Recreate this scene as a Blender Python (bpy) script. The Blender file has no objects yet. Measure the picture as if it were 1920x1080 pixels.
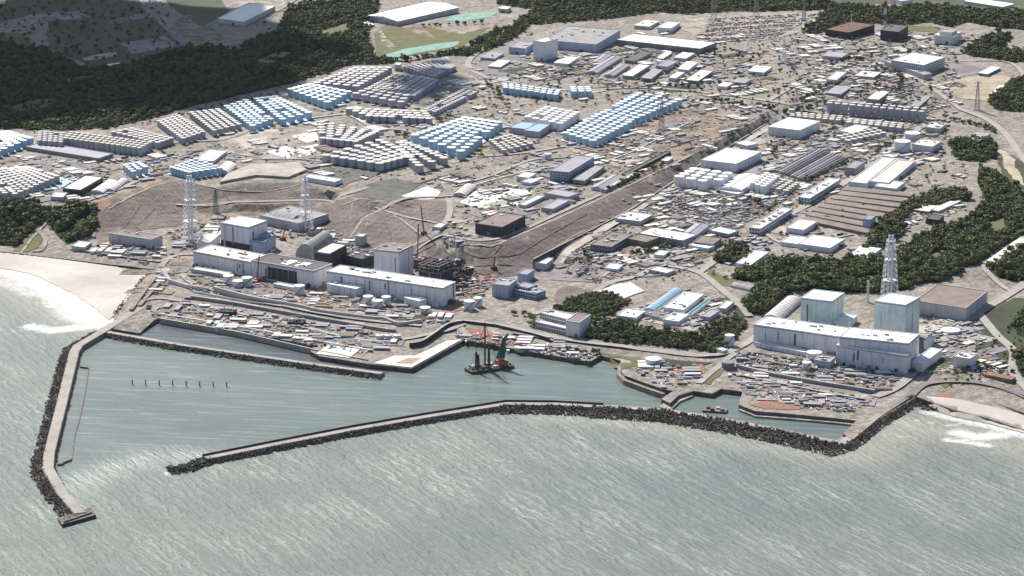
import bpy, bmesh, math, random
import numpy as np
from mathutils import Vector, Matrix, geometry
from mathutils.bvhtree import BVHTree
random.seed(7); RNG = np.random.default_rng(7)
R = math.radians
SC = bpy.context.scene; COL = SC.collection
# ------------------------------------------------------------------ camera
CAM_H = 1162.0; PITCH = 15.0; HFOV = 18.0
FPX = 960.0 / math.tan(R(HFOV / 2))
cam = bpy.data.objects.new('camera', bpy.data.cameras.new('camera')); COL.objects.link(cam)
cam.location = (0, 0, CAM_H); cam.rotation_euler = (R(90 - PITCH), 0, 0)
cam.data.angle = R(HFOV); cam.data.clip_start = 5; cam.data.clip_end = 40000
SC.camera = cam
# ------------------------------------------------------------------ sky, sun, exposure
SUN_EL = 41.0; SUN_AZ = -25.0            # azimuth from +Y, negative = to the left of the view
world = bpy.data.worlds.new('World'); SC.world = world; world.use_nodes = True
wn = world.node_tree.nodes; wl = world.node_tree.links
bg = wn.get('Background') or wn.new('ShaderNodeBackground')
sky = wn.new('ShaderNodeTexSky'); sky.sky_type = 'NISHITA'; sky.sun_disc = False
sky.sun_elevation = R(SUN_EL); sky.sun_rotation = R(SUN_AZ); sky.altitude = 200
sky.air_density = 1.0; sky.dust_density = 1.2; sky.ozone_density = 1.0
wl.new(sky.outputs[0], bg.inputs[0]); bg.inputs[1].default_value = 0.075
sl = bpy.data.lights.new('sun', 'SUN'); sl.energy = 5.0; sl.angle = R(0.5); sl.color = (1.0, 0.94, 0.86)
sun = bpy.data.objects.new('sun', sl); COL.objects.link(sun)
SDIR = Vector((math.sin(R(SUN_AZ)) * math.cos(R(SUN_EL)), math.cos(R(SUN_AZ)) * math.cos(R(SUN_EL)), math.sin(R(SUN_EL))))
sun.rotation_euler = SDIR.to_track_quat('Z', 'Y').to_euler(); sun.location = SDIR * 3000
vs = SC.view_settings; vs.view_transform = 'Standard'; vs.look = 'None'; vs.exposure = 0.66; vs.gamma = 1.0
vs.use_curve_mapping = False
SC.cycles.max_bounces = 4; SC.cycles.diffuse_bounces = 2; SC.cycles.glossy_bounces = 2

# ------------------------------------------------------------------ projection helpers (survey of the site from the photograph)
CP, SP = math.cos(R(PITCH)), math.sin(R(PITCH))
CAMP = Vector((0, 0, CAM_H))
def ray(px, py):
    a = (px - 960) / FPX; b = (540 - py) / FPX
    return Vector((a, CP + b * SP, -SP + b * CP)).normalized()
def P(px, py, z=0.0):
    d = ray(px, py); t = (z - CAM_H) / d.z
    return Vector((d.x * t, d.y * t, z))
def PP(pts, z=0.0): return [P(x, y, z) for x, y in pts]
def ppm(p):                                  # vertical pixels per metre at a point
    return FPX / (p - CAMP).length * 0.968

# ------------------------------------------------------------------ materials
MATS = {}
def nodes_of(m):
    m.use_nodes = True; nt = m.node_tree
    return nt, nt.nodes, nt.links, nt.nodes['Principled BSDF']
def mat(name, c, rough=0.8, var=0.12, scale=0.08, c2=None, bump=0.0, bscale=0.5, metal=0.0, seams=None, fine=0.0, streak=0.0, inst=0.0, spec=0.3):
    """procedural paint, concrete or soil: base colour, large blotches, fine grain, rain streaks"""
    if name in MATS: return MATS[name]
    m = bpy.data.materials.new(name); nt, N, L, bs = nodes_of(m); MATS[name] = m
    bs.inputs['Roughness'].default_value = rough; bs.inputs['Metallic'].default_value = metal
    bs.inputs['Specular IOR Level'].default_value = spec
    geo = N.new('ShaderNodeNewGeometry')
    n1 = N.new('ShaderNodeTexNoise'); n1.inputs['Scale'].default_value = scale; n1.inputs['Detail'].default_value = 6
    n1.inputs['Roughness'].default_value = 0.62
    L.new(geo.outputs['Position'], n1.inputs['Vector'])
    ramp = N.new('ShaderNodeValToRGB'); e = ramp.color_ramp.elements
    if c2 is None: c2 = tuple(x * (1 - 2 * var) for x in c)
    e[0].position = 0.35; e[0].color = (*c2, 1); e[1].position = 0.62; e[1].color = (*c, 1)
    L.new(n1.outputs['Fac'], ramp.inputs['Fac']); out = ramp.outputs['Color']
    def mul(fac_out, lo, hi, inp):
        mr = N.new('ShaderNodeMapRange'); mr.inputs['From Min'].default_value = 0.3; mr.inputs['From Max'].default_value = 0.7
        mr.inputs['To Min'].default_value = lo; mr.inputs['To Max'].default_value = hi; L.new(fac_out, mr.inputs['Value'])
        mx = N.new('ShaderNodeVectorMath'); mx.operation = 'SCALE'; L.new(inp, mx.inputs[0]); L.new(mr.outputs[0], mx.inputs['Scale'])
        return mx.outputs[0]
    if fine > 0:
        n2 = N.new('ShaderNodeTexNoise'); n2.inputs['Scale'].default_value = 0.35; n2.inputs['Detail'].default_value = 4
        L.new(geo.outputs['Position'], n2.inputs['Vector']); out = mul(n2.outputs['Fac'], 1 - fine, 1 + fine, out)
    if streak > 0:
        mp = N.new('ShaderNodeMapping'); mp.inputs['Scale'].default_value = (0.45, 0.45, 0.05)
        L.new(geo.outputs['Position'], mp.inputs['Vector'])
        n3 = N.new('ShaderNodeTexNoise'); n3.inputs['Scale'].default_value = 1.0; n3.inputs['Detail'].default_value = 3
        L.new(mp.outputs[0], n3.inputs['Vector']); out = mul(n3.outputs['Fac'], 1 - streak, 1 + streak * .4, out)
    if inst > 0:
        oi = N.new('ShaderNodeObjectInfo'); mr = N.new('ShaderNodeMapRange')
        mr.inputs['To Min'].default_value = 1 - inst; mr.inputs['To Max'].default_value = 1 + inst
        L.new(oi.outputs['Random'], mr.inputs['Value'])
        mx = N.new('ShaderNodeVectorMath'); mx.operation = 'SCALE'; L.new(out, mx.inputs[0]); L.new(mr.outputs[0], mx.inputs['Scale']); out = mx.outputs[0]
    L.new(out, bs.inputs['Base Color'])
    if bump > 0:
        nb = N.new('ShaderNodeTexNoise'); nb.inputs['Scale'].default_value = bscale; nb.inputs['Detail'].default_value = 4
        L.new(geo.outputs['Position'], nb.inputs['Vector'])
        b = N.new('ShaderNodeBump'); b.inputs['Strength'].default_value = 1.0; b.inputs['Distance'].default_value = bump
        L.new(nb.outputs['Fac'], b.inputs['Height']); L.new(b.outputs[0], bs.inputs['Normal'])
    return m

mat('white_roof', (.80, .79, .76), .55, .06, .05, fine=.05, inst=.04)
mat('pale_roof', (.58, .56, .53), .7, .10, .06, fine=.08, inst=.08)
mat('cream_roof', (.62, .57, .48), .7, .10, .06, fine=.08)
mat('grey_roof', (.30, .29, .30), .8, .15, .06, fine=.15, inst=.15)
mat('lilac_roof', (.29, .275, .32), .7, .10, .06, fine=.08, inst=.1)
mat('brown_roof', (.225, .18, .16), .85, .15, .05, fine=.12, inst=.06)
mat('dark_roof', (.11, .10, .10), .85, .2, .05, fine=.2)
mat('blue_roof', (.26, .42, .55), .5, .08, .06)
mat('teal_roof', (.25, .50, .50), .5, .08, .06)
mat('white_wall', (.72, .72, .76), .6, .07, .05, streak=.10, inst=.03)
mat('pale_wall', (.52, .51, .54), .7, .08, .06, streak=.15, inst=.1)
mat('mint_wall', (.72, .76, .77), .6, .2, .035, c2=(.42, .60, .60), streak=.12)
mat('grey_wall', (.30, .30, .33), .8, .12, .06, streak=.2, inst=.15)
mat('blue_wall', (.40, .47, .60), .7, .08, .06, streak=.1)
mat('dark_wall', (.07, .07, .085), .8, .2, .08, streak=.25)
mat('brown_wall', (.27, .22, .18), .8, .2, .08, streak=.2)
mat('window_glass', (.04, .05, .07), .15, .1, .2, spec=.6)
mat('joint', (.26, .26, .30), .8, .1, .1)
mat('louvre', (.13, .13, .15), .7, .1, .2)
mat('steel', (.26, .27, .30), .6, .15, .3, metal=.2)
mat('white_steel', (.70, .71, .75), .5, .1, .3)
mat('red_paint', (.42, .08, .05), .6, .2, .3)
mat('orange_paint', (.48, .16, .05), .6, .2, .3)
mat('green_paint', (.05, .19, .12), .6, .2, .3)
mat('yellow_paint', (.55, .38, .06), .6, .2, .3)
mat('rust', (.20, .11, .07), .9, .35, .3)
mat('blue_tank', (.38, .53, .65), .45, .07, .08, streak=.08, inst=.08)
mat('blue_tank_roof', (.76, .82, .86), .5, .08, .08, fine=.06, inst=.05)
mat('grey_tank', (.42, .42, .47), .5, .08, .08, streak=.1, inst=.12)
mat('grey_tank_roof', (.64, .61, .57), .55, .10, .08, fine=.1, inst=.08)
mat('white_tank', (.70, .70, .73), .5, .06, .08, streak=.1, inst=.06)
mat('white_tank_roof', (.80, .79, .76), .5, .06, .08, inst=.04)
mat('cream_tank_roof', (.64, .60, .48), .55, .08, .08, fine=.1, inst=.1)
mat('shaded_grey_tank', (.40, .40, .46), .6, .08, .08, inst=.12)  # near copy of the grey tank shell, toned for blocks in cloud shade
mat('shaded_grey_tank_roof', (.52, .50, .50), .6, .10, .08, inst=.12)  # grey tank roof darkened, part of the cloud shade is in this colour
# grounds
mat('road_asphalt', (.20, .19, .185), .9, .15, .05, fine=.1)
mat('road_concrete', (.34, .315, .29), .9, .12, .05, fine=.1)
mat('pad_concrete', (.42, .385, .34), .9, .2, .04, fine=.14, bump=.1)
mat('pad_white', (.68, .67, .62), .9, .10, .04, fine=.06)
mat('pad_blue', (.35, .55, .68), .7, .12, .04, fine=.06)
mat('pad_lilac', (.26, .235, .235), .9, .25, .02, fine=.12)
mat('mortar_slope', (.185, .15, .135), .95, .18, .02, c2=(.10, .08, .074), fine=.3, bump=3.0, bscale=.07)
mat('dark_mortar', (.155, .12, .115), .95, .18, .015, c2=(.085, .066, .064), fine=.25, bump=2.0, bscale=.08)
mat('quay_face', (.17, .15, .13), .9, .3, .05, c2=(.07, .06, .055), fine=.3)
mat('bare_soil', (.28, .215, .165), .95, .3, .035, c2=(.10, .08, .065), fine=.5, bump=.6, bscale=.2)
mat('red_soil', (.30, .13, .085), .95, .3, .03, c2=(.20, .13, .10), fine=.3, bump=.4, bscale=.3)
mat('pale_gravel', (.36, .32, .275), .95, .2, .04, c2=(.16, .14, .12), fine=.45, bump=.4, bscale=.3)
mat('grass', (.085, .10, .035), .95, .3, .03, c2=(.14, .12, .06), fine=.3, bump=.5, bscale=.4)
mat('dark_grass', (.05, .062, .03), .95, .3, .03, c2=(.03, .035, .02), fine=.3, bump=.5, bscale=.4)
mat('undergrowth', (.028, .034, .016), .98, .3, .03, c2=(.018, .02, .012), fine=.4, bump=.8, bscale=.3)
mat('farmland', (.085, .095, .05), .95, .3, .01, c2=(.045, .055, .032), fine=.2, bump=.3)
mat('beach_sand', (.50, .47, .43), .9, .12, .01, c2=(.38, .345, .31), fine=.05)
mat('yellow_sand', (.42, .36, .26), .95, .2, .03, c2=(.27, .22, .16), fine=.2)
mat('black_net', (.13, .13, .12), .95, .2, .05, fine=.35, bump=.8, bscale=.35)
mat('green_net', (.10, .25, .21), .8, .3, .05, c2=(.22, .34, .28), fine=.2)
mat('pit_water', (.05, .03, .03), .4, .1)
mat('armour_rock', (.17, .135, .115), .95, .4, .15, c2=(.06, .05, .042), fine=.5)
mat('sea_wall', (.27, .235, .205), .9, .2, .05, fine=.2, streak=.2)
mat('wet_wall', (.09, .08, .07), .7, .3, .1, fine=.3)
mat('wreck', (.10, .07, .06), .9, .4, .25, c2=(.035, .03, .032), fine=.5)
mat('bark', (.09, .065, .045), .95, .2, .5)
for nm, c in (('car_white', (.75, .75, .75)), ('car_silver', (.45, .46, .48)), ('car_dark', (.05, .05, .06)), ('car_blue', (.08, .12, .25)), ('car_red', (.35, .04, .03))):
    mat(nm, c, .3, .03, spec=.5)
mat('cloud_white', (.85, .85, .86), 1.0, .02, .001)
def leaf_mat(name, a, b):
    m = bpy.data.materials.new(name); nt, N, L, bs = nodes_of(m); MATS[name] = m
    bs.inputs['Roughness'].default_value = .75; bs.inputs['Specular IOR Level'].default_value = .2
    oi = N.new('ShaderNodeObjectInfo'); geo = N.new('ShaderNodeNewGeometry')
    n = N.new('ShaderNodeTexNoise'); n.inputs['Scale'].default_value = .012; n.inputs['Detail'].default_value = 5
    L.new(geo.outputs['Position'], n.inputs['Vector'])
    n2 = N.new('ShaderNodeTexNoise'); n2.inputs['Scale'].default_value = .5; L.new(geo.outputs['Position'], n2.inputs['Vector'])
    ad = N.new('ShaderNodeMath'); ad.operation = 'MULTIPLY_ADD'; ad.inputs[1].default_value = .7
    L.new(oi.outputs['Random'], ad.inputs[0]); L.new(n.outputs['Fac'], ad.inputs[2])
    ad2 = N.new('ShaderNodeMath'); ad2.operation = 'MULTIPLY_ADD'; ad2.inputs[1].default_value = .25
    L.new(n2.outputs['Fac'], ad2.inputs[0]); L.new(ad.outputs[0], ad2.inputs[2])
    rp = N.new('ShaderNodeValToRGB'); e = rp.color_ramp.elements
    e[0].position = .55; e[0].color = (*a, 1); e[1].position = 1.15; e[1].color = (*b, 1)
    L.new(ad2.outputs[0], rp.inputs['Fac']); L.new(rp.outputs['Color'], bs.inputs['Base Color'])
    return m
leaf_mat('leaves', (.028, .046, .021), (.15, .17, .06))
leaf_mat('leaves_olive', (.045, .052, .02), (.17, .165, .065))

# ------------------------------------------------------------------ mesh building
class MB:
    def __init__(s): s.v = []; s.f = []
    def add(s, vs, fs):
        o = len(s.v); s.v += [tuple(v) for v in vs]; s.f += [tuple(i + o for i in f) for f in fs]; return s
    def prism(s, poly, z0, z1, cap=True):
        n = len(poly); vs = [(p[0], p[1], z0) for p in poly] + [(p[0], p[1], z1) for p in poly]
        fs = [(i, (i + 1) % n, (i + 1) % n + n, i + n) for i in range(n)]
        if cap: fs += [tuple(range(n, 2 * n)), tuple(reversed(range(n)))]
        return s.add(vs, fs)
    def box(s, c, u, v, w):                       # centre, three half-axis vectors
        c = Vector(c); u = Vector(u); v = Vector(v); w = Vector(w); vs = []
        for k in (-1, 1):
            for a, b in ((-1, -1), (1, -1), (1, 1), (-1, 1)): vs.append(c + u * a + v * b + w * k)
        return s.add(vs, [(0, 3, 2, 1), (4, 5, 6, 7), (0, 1, 5, 4), (1, 2, 6, 5), (2, 3, 7, 6), (3, 0, 4, 7)])
    def abox(s, x, y, z0, sx, sy, h, rot=0.0):    # upright box on the ground
        c, d = math.cos(rot), math.sin(rot)
        return s.box((x, y, z0 + h / 2), (c * sx / 2, d * sx / 2, 0), (-d * sy / 2, c * sy / 2, 0), (0, 0, h / 2))
    def bar(s, a, b, r):
        a = Vector(a); b = Vector(b); d = b - a; l = d.length
        if l < 1e-6: return s
        d /= l; up = Vector((0, 0, 1)) if abs(d.z) < .9 else Vector((1, 0, 0))
        u = d.cross(up).normalized() * r; v = d.cross(u).normalized() * r
        return s.box((a + b) / 2, u, v, d * l / 2)
    def cyl(s, x, y, z0, r, h, n=20, r2=None, cap=True, cone=0.0):
        r2 = r if r2 is None else r2; vs = []
        for k in range(n):
            a = 2 * math.pi * k / n; vs.append((x + r * math.cos(a), y + r * math.sin(a), z0))
        for k in range(n):
            a = 2 * math.pi * k / n; vs.append((x + r2 * math.cos(a), y + r2 * math.sin(a), z0 + h))
        fs = [(k, (k + 1) % n, (k + 1) % n + n, k + n) for k in range(n)]
        if cap:
            vs.append((x, y, z0 + h + cone)); c = 2 * n
            fs += [(k + n, (k + 1) % n + n, c) for k in range(n)]
        return s.add(vs, fs)
    def mesh(s, name, m, org=(0, 0, 0), smooth=False):
        me = bpy.data.meshes.new(name); ox, oy, oz = org
        me.from_pydata([(x - ox, y - oy, z - oz) for x, y, z in s.v], [], s.f)
        me.materials.append(MATS[m] if isinstance(m, str) else m)
        if smooth: me.polygons.foreach_set('use_smooth', [True] * len(me.polygons))
        me.update(); return me
def props(o, label=None, cat=None, group=None, kind=None):
    if label: o['label'] = label
    if cat: o['category'] = cat
    if group: o['group'] = group
    if kind: o['kind'] = kind
    return o
def link(name, data, parent=None, loc=(0, 0, 0)):
    o = bpy.data.objects.new(name, data); COL.objects.link(o); o.location = loc
    if parent is not None: o.parent = parent
    return o
def thing(name, label, cat, loc, group=None):
    return props(link(name, None, None, loc), label, cat, group)
def part(name, mb, m, parent, label=None, kind=None, smooth=False):
    org = parent.location
    o = link(name, mb.mesh(name, m, org, smooth), parent); props(o, label, None, None, kind); return o
def struct(name, mb, m, kind='structure', label=None, smooth=False):
    return props(link(name, mb.mesh(name, m, (0, 0, 0), smooth)), label, None, None, kind)
def lerp(a, b, t): return a + (b - a) * t
def quadpt(q, u, v): return lerp(lerp(q[0], q[1], u), lerp(q[3], q[2], u), v)
# ================================================================== TERRAIN
Z_SEA, Z_QUAY, Z_LOW, Z_MID, Z_HI = 0.0, 5.0, 9.0, 20.0, 33.0
POLYS = []                                        # (world polygon, height)
def zone(z, pts): POLYS.append((np.array([P(x, y, z)[:2] for x, y in pts]), z)); return pts
zone(2.2, [(-60, 480), (0, 472), (120, 487), (200, 500), (262, 512), (245, 540), (160, 520), (60, 495)])       # back of the beach
zone(5.5, [(285, 520), (300, 506), (330, 520), (440, 560), (600, 605), (780, 640), (866, 618), (985, 640), (1110, 660), (1200, 672),
        (1350, 690), (1640, 745), (1600, 772), (1400, 738), (1330, 738), (1250, 725), (1180, 690), (1100, 680), (870, 640), (770, 690), (600, 645), (272, 600), (215, 612), (250, 570)])
zone(Z_LOW, [(185, 468), (215, 450), (330, 425), (385, 402), (560, 402), (620, 430), (650, 458), (760, 472), (800, 490), (880, 508), (935, 520), (1000, 505), (1060, 492), (1120, 535),
        (1060, 575), (1010, 580), (1000, 620), (930, 605), (860, 600), (820, 612), (760, 606), (660, 594), (500, 565), (355, 530), (335, 500), (200, 472)])
zone(12.0, [(1380, 640), (1440, 580), (1560, 560), (1740, 530), (1880, 540), (1900, 620), (1850, 670), (1700, 705), (1560, 690), (1390, 665)])
zone(Z_MID, [(1040, 495), (1195, 396), (1330, 300), (1440, 236), (1540, 215), (1740, 225), (1925, 330), (1960, 420), (1960, 500), (1780, 500), (1640, 500), (1380, 560), (1320, 520), (1180, 545), (1120, 520)])
zone(Z_MID, [(1157, 592), (1285, 540), (1382, 570), (1302, 620)])
zone(Z_HI, [(-900, 420), (-60, 372), (60, 374), (188, 376), (250, 352), (322, 330), (345, 338), (420, 348), (480, 338), (560, 338), (575, 345), (600, 350), (660, 372), (720, 376), (780, 360),
        (830, 352), (850, 372), (842, 410), (822, 436), (850, 450), (900, 456), (955, 446), (1050, 406), (1130, 372), (1200, 338), (1310, 284), (1440, 212), (1500, 150), (1700, 150), (2000, 100),
        (2600, 60), (2600, -60), (960, -120), (-600, -60), (-900, 200)])
zone(24.0, [(690, 395), (712, 392), (735, 405), (700, 410)])
zone(20.0, [(440, 378), (620, 374), (628, 379), (440, 384)])
def poly_dist(pts, poly):
    """distance to a polygon, 0 inside (numpy)"""
    n = len(poly); d = np.full(len(pts), 1e18); ins = np.zeros(len(pts), bool)
    for i in range(n):
        a = poly[i]; b = poly[(i + 1) % n]; ab = b - a; L2 = max(ab @ ab, 1e-9)
        t = np.clip(((pts - a) @ ab) / L2, 0, 1); q = a + t[:, None] * ab - pts; d = np.minimum(d, (q * q).sum(1))
        c = ((a[1] > pts[:, 1]) != (b[1] > pts[:, 1]))
        with np.errstate(divide='ignore', invalid='ignore'):
            xx = (b[0] - a[0]) * (pts[:, 1] - a[1]) / (b[1] - a[1] + 1e-12) + a[0]
        ins ^= c & (pts[:, 0] < xx)
    d = np.sqrt(d); d[ins] = 0; return d
COAST = [(-900, 520), (-200, 490), (-60, 494), (0, 500), (60, 512), (120, 536), (170, 566), (207, 596), (222, 606),
         (205, 612), (206, 622), (262, 628), (290, 607), (300, 603), (450, 630), (590, 655), (582, 667), (600, 676), (690, 690), (772, 699), (868, 646), (900, 650),
         (1000, 668), (1060, 678), (1105, 686), (1126, 674), (1165, 684), (1158, 696), (1170, 712), (1215, 728), (1245, 738), (1262, 741), (1240, 757), (1256, 766), (1272, 750), (1300, 741), (1335, 746), (1352, 737), (1392, 742),
         (1385, 768), (1415, 780), (1480, 785), (1560, 792), (1606, 797), (1580, 822), (1600, 832), (1650, 790), (1712, 752), (1745, 764), (1790, 778), (1850, 790), (1930, 812), (2100, 850), (2900, 1000)]
coast = [P(x, y, 0).to_2d() for x, y in COAST]
coastA = np.array([tuple(p) for p in coast])
FARY = 16000
outline = coast + [Vector((9000, 3300)), Vector((9000, FARY)), Vector((-9000, FARY)), Vector((-9000, 5200))]
outA = np.array([tuple(p) for p in outline])
# heights: inverse-distance blend of the levels; the shore is 0 at beaches, quay height elsewhere
BEACH = [(0, 9), (52, 56)]
def H(pts):
    pts = np.asarray(pts, float).reshape(-1, 2); num = np.zeros(len(pts)); den = np.zeros(len(pts)); fixed = np.full(len(pts), np.nan)
    for poly, z in POLYS:
        d = poly_dist(pts, poly); w = 1 / np.maximum(d, .5) ** 2; num += w * z; den += w
        fixed[(d <= 0) & np.isnan(fixed)] = z
    for a, b in BEACH:
        seg = coastA[a:b]; d = np.full(len(pts), 1e18)
        for i in range(len(seg) - 1):
            ab = seg[i + 1] - seg[i]; t = np.clip(((pts - seg[i]) @ ab) / (ab @ ab), 0, 1); q = seg[i] + t[:, None] * ab - pts; d = np.minimum(d, (q * q).sum(1))
        w = 4 / np.maximum(np.sqrt(d), .3) ** 2; num += w * -.3; den += w
    out = num / den
    ok = ~np.isnan(fixed); out[ok] = fixed[ok]
    far = np.clip((pts[:, 1] - 5600) / 1500, 0, 1)          # rolling hills inland
    out += far * (8 * np.sin(pts[:, 0] / 210 + 1) * np.cos(pts[:, 1] / 260) + 5 * np.sin(pts[:, 0] / 90 + pts[:, 1] / 130))
    return out
def grid_in(poly, step):
    lo = poly.min(0); hi = poly.max(0); gx, gy = np.meshgrid(np.arange(lo[0] + step / 2, hi[0], step), np.arange(lo[1] + step / 2, hi[1], step))
    g = np.stack([gx.ravel(), gy.ravel()], 1); g += RNG.uniform(-.12, .12, g.shape) * step
    return g[poly_dist(g, poly) <= 0]
verts = [tuple(p) for p in outline]; no = len(verts); edges = [(i, (i + 1) % no) for i in range(no)]
def densify(pts, step):
    out = []
    for i in range(len(pts)):
        a, b = pts[i], pts[(i + 1) % len(pts)]; n = max(1, int(np.linalg.norm(b - a) / step))
        out += [tuple(a + (b - a) * k / n) for k in range(n)]
    return out
for poly, z in POLYS:
    dp = densify(poly, 22); dp = [p for p, i in zip(dp, poly_dist(np.array(dp), outA) <= 0) if i]
    s0 = len(verts); verts += dp
    edges += [(s0 + i, s0 + i + 1) for i in range(len(dp) - 1) if math.dist(dp[i], dp[i + 1]) < 60]
near = np.array([(-1150, 3000), (1150, 3000), (1500, 6900), (-1500, 6900)], float)
g1 = grid_in(near, 24); g1 = g1[poly_dist(g1, outA) <= 0]
g2 = grid_in(outA, 260); g2 = g2[poly_dist(g2, near) > 60]
verts += [tuple(p) for p in g1] + [tuple(p) for p in g2]
vo, eo, fo, _, _, _ = geometry.delaunay_2d_cdt([Vector(v) for v in verts], edges, [list(range(no))], 1, 0.01)
tv = np.array([tuple(v) for v in vo]); tz = H(tv)
ctd = poly_dist(tv, outA[:len(coast)])             # unused ring distance guard
V3 = [(x, y, z) for (x, y), z in zip(tv, tz)]
terr = MB(); terr.v = list(V3); terr.f = [tuple(f) for f in fo]
# skirt down below the water along the shore
dset = {}
for f in fo:
    for i in range(len(f)):
        a, b = f[i], f[(i + 1) % len(f)]
        if (b, a) in dset: del dset[(b, a)]
        else: dset[(a, b)] = 1
quay = MB()
for a, b in dset:
    A, B = V3[a], V3[b]
    if A[1] > 9000 or (A[2] < 1 and B[2] < 1): continue
    quay.add([A, B, (B[0], B[1], -6), (A[0], A[1], -6)], [(1, 0, 3, 2)])
BVH = BVHTree.FromPolygons([Vector(v) for v in V3], [tuple(f) for f in fo])
def zat(x, y):
    h = BVH.ray_cast(Vector((x, y, 500)), Vector((0, 0, -1)))
    return h[0].z if h[0] is not None else 0.0
def G(px, py):                                    # the ground point seen at a pixel of the photograph
    h = BVH.ray_cast(CAMP, ray(px, py))
    return h[0] if h[0] is not None else P(px, py, 0)
# ground material: sandy grey yard, worn, blotched, with tracks
m = bpy.data.materials.new('yard_ground'); nt, N, L, bs = nodes_of(m); MATS['yard_ground'] = m
bs.inputs['Roughness'].default_value = .95; bs.inputs['Specular IOR Level'].default_value = .2
geo = N.new('ShaderNodeNewGeometry')
def noise(sc, det=5, rough=.6, vec=None, mp=None, dist=0):
    n = N.new('ShaderNodeTexNoise'); n.inputs['Scale'].default_value = sc; n.inputs['Detail'].default_value = det; n.inputs['Roughness'].default_value = rough
    n.inputs['Distortion'].default_value = dist
    v = vec or geo.outputs['Position']
    if mp:
        k = N.new('ShaderNodeMapping'); k.vector_type = 'TEXTURE'; k.inputs['Scale'].default_value = tuple(1 / q for q in mp[:3]); k.inputs['Rotation'].default_value = (0, 0, R(mp[3])); L.new(v, k.inputs['Vector']); v = k.outputs[0]
    L.new(v, n.inputs['Vector']); return n.outputs['Fac']
def ramp(fac, stops):
    r = N.new('ShaderNodeValToRGB'); e = r.color_ramp.elements
    while len(e) < len(stops): e.new(.5)
    for i, (p, c) in enumerate(stops): e[i].position = p; e[i].color = (*c, 1) if len(c) == 3 else c
    L.new(fac, r.inputs['Fac']); return r.outputs['Color']
def mix(fac, a, b):
    x = N.new('ShaderNodeMix'); x.data_type = 'RGBA'
    if isinstance(fac, float): x.inputs[0].default_value = fac
    else: L.new(fac, x.inputs[0])
    for i, s in ((6, a), (7, b)):
        if isinstance(s, tuple): x.inputs[i].default_value = (*s, 1)
        else: L.new(s, x.inputs[i])
    return x.outputs[2]
big = ramp(noise(.007, 6, .68), [(.32, (.06, .054, .042)), (.44, (.12, .104, .086)), (.55, (.20, .177, .153)), (.68, (.32, .29, .26))])
med = ramp(noise(.035, 5, .7), [(.36, (.07, .06, .05)), (.50, (.20, .175, .15)), (.64, (.42, .38, .335))])
c = mix(.55, big, med)
gr = ramp(noise(.014, 6, .7), [(.52, (0, 0, 0)), (.62, (.75, .75, .75))]); c = mix(gr, c, (.075, .082, .042))
fn = ramp(noise(.13, 4, .85), [(.38, (.035, .03, .026)), (.50, (.20, .175, .15)), (.62, (.62, .58, .52))]); c = mix(.40, c, fn)
tr = ramp(noise(.5, 2, .5, mp=(.02, .3, 1, 52), dist=.4), [(.40, (.22, .19, .17)), (.60, (.44, .40, .36))]); c = mix(.22, c, tr)
L.new(c, bs.inputs['Base Color'])
b = N.new('ShaderNodeBump'); b.inputs['Distance'].default_value = .8; L.new(noise(.25, 5, .7), b.inputs['Height']); L.new(b.outputs[0], bs.inputs['Normal'])
ground = struct('ground', terr, 'yard_ground'); struct('quay_wall', quay, 'quay_face')

# ------------------------------------------------------------------ draped areas and ribbons
LIFT = [0.1]
def drape(name, poly_xy, m, kind='structure', step=14, lift=.3, label=None, parent=None):
    pa = np.array([tuple(p)[:2] for p in poly_xy], float)
    dp = densify(pa, step); k = len(dp)
    g = grid_in(pa, step) if step else np.zeros((0, 2))
    if len(g): g = g[poly_dist(g, pa) <= 0]
    vo, eo, fo, _, _, _ = geometry.delaunay_2d_cdt([Vector(v) for v in dp] + [Vector(v) for v in g], [(i, (i + 1) % k) for i in range(k)], [list(range(k))], 1, .01)
    LIFT[0] += .0025
    mb = MB(); mb.v = [(v.x, v.y, zat(v.x, v.y) + lift + LIFT[0]) for v in vo]; mb.f = [tuple(f) for f in fo]
    if lift > 1:
        for i in range(k): a = dp[i]; b = dp[(i + 1) % k]; mb.add([(*a, zat(*a) - 1), (*b, zat(*b) - 1), (*b, zat(*b) + lift + LIFT[0]), (*a, zat(*a) + lift + LIFT[0])], [(0, 1, 2, 3)])
    return struct(name, mb, m, kind, label)
def patch(name, px, m, **k): return drape(name, [G(x, y) for x, y in px], m, **k)
def wobble(pts, amp=4, step=18):
    """make a traced outline uneven like real ground"""
    pa = np.array([tuple(p)[:2] for p in pts], float); d = densify(pa, step)
    return [(x + RNG.normal(0, amp * .4), y + RNG.normal(0, amp * .4)) for x, y in d]
def gpatch(name, px, m, amp=5, **k): return drape(name, wobble([G(x, y) for x, y in px], amp), m, **k)
def smooth(pts, n=6):
    out = []; Q = [pts[0]] + list(pts) + [pts[-1]]
    for i in range(1, len(Q) - 2):
        p0, p1, p2, p3 = Q[i - 1], Q[i], Q[i + 1], Q[i + 2]
        for k in range(n):
            t = k / n; out.append(.5 * ((2 * p1) + (p2 - p0) * t + (2 * p0 - 5 * p1 + 4 * p2 - p3) * t * t + (3 * p1 - p0 - 3 * p2 + p3) * t ** 3))
    out.append(Q[-2]); return out
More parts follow.
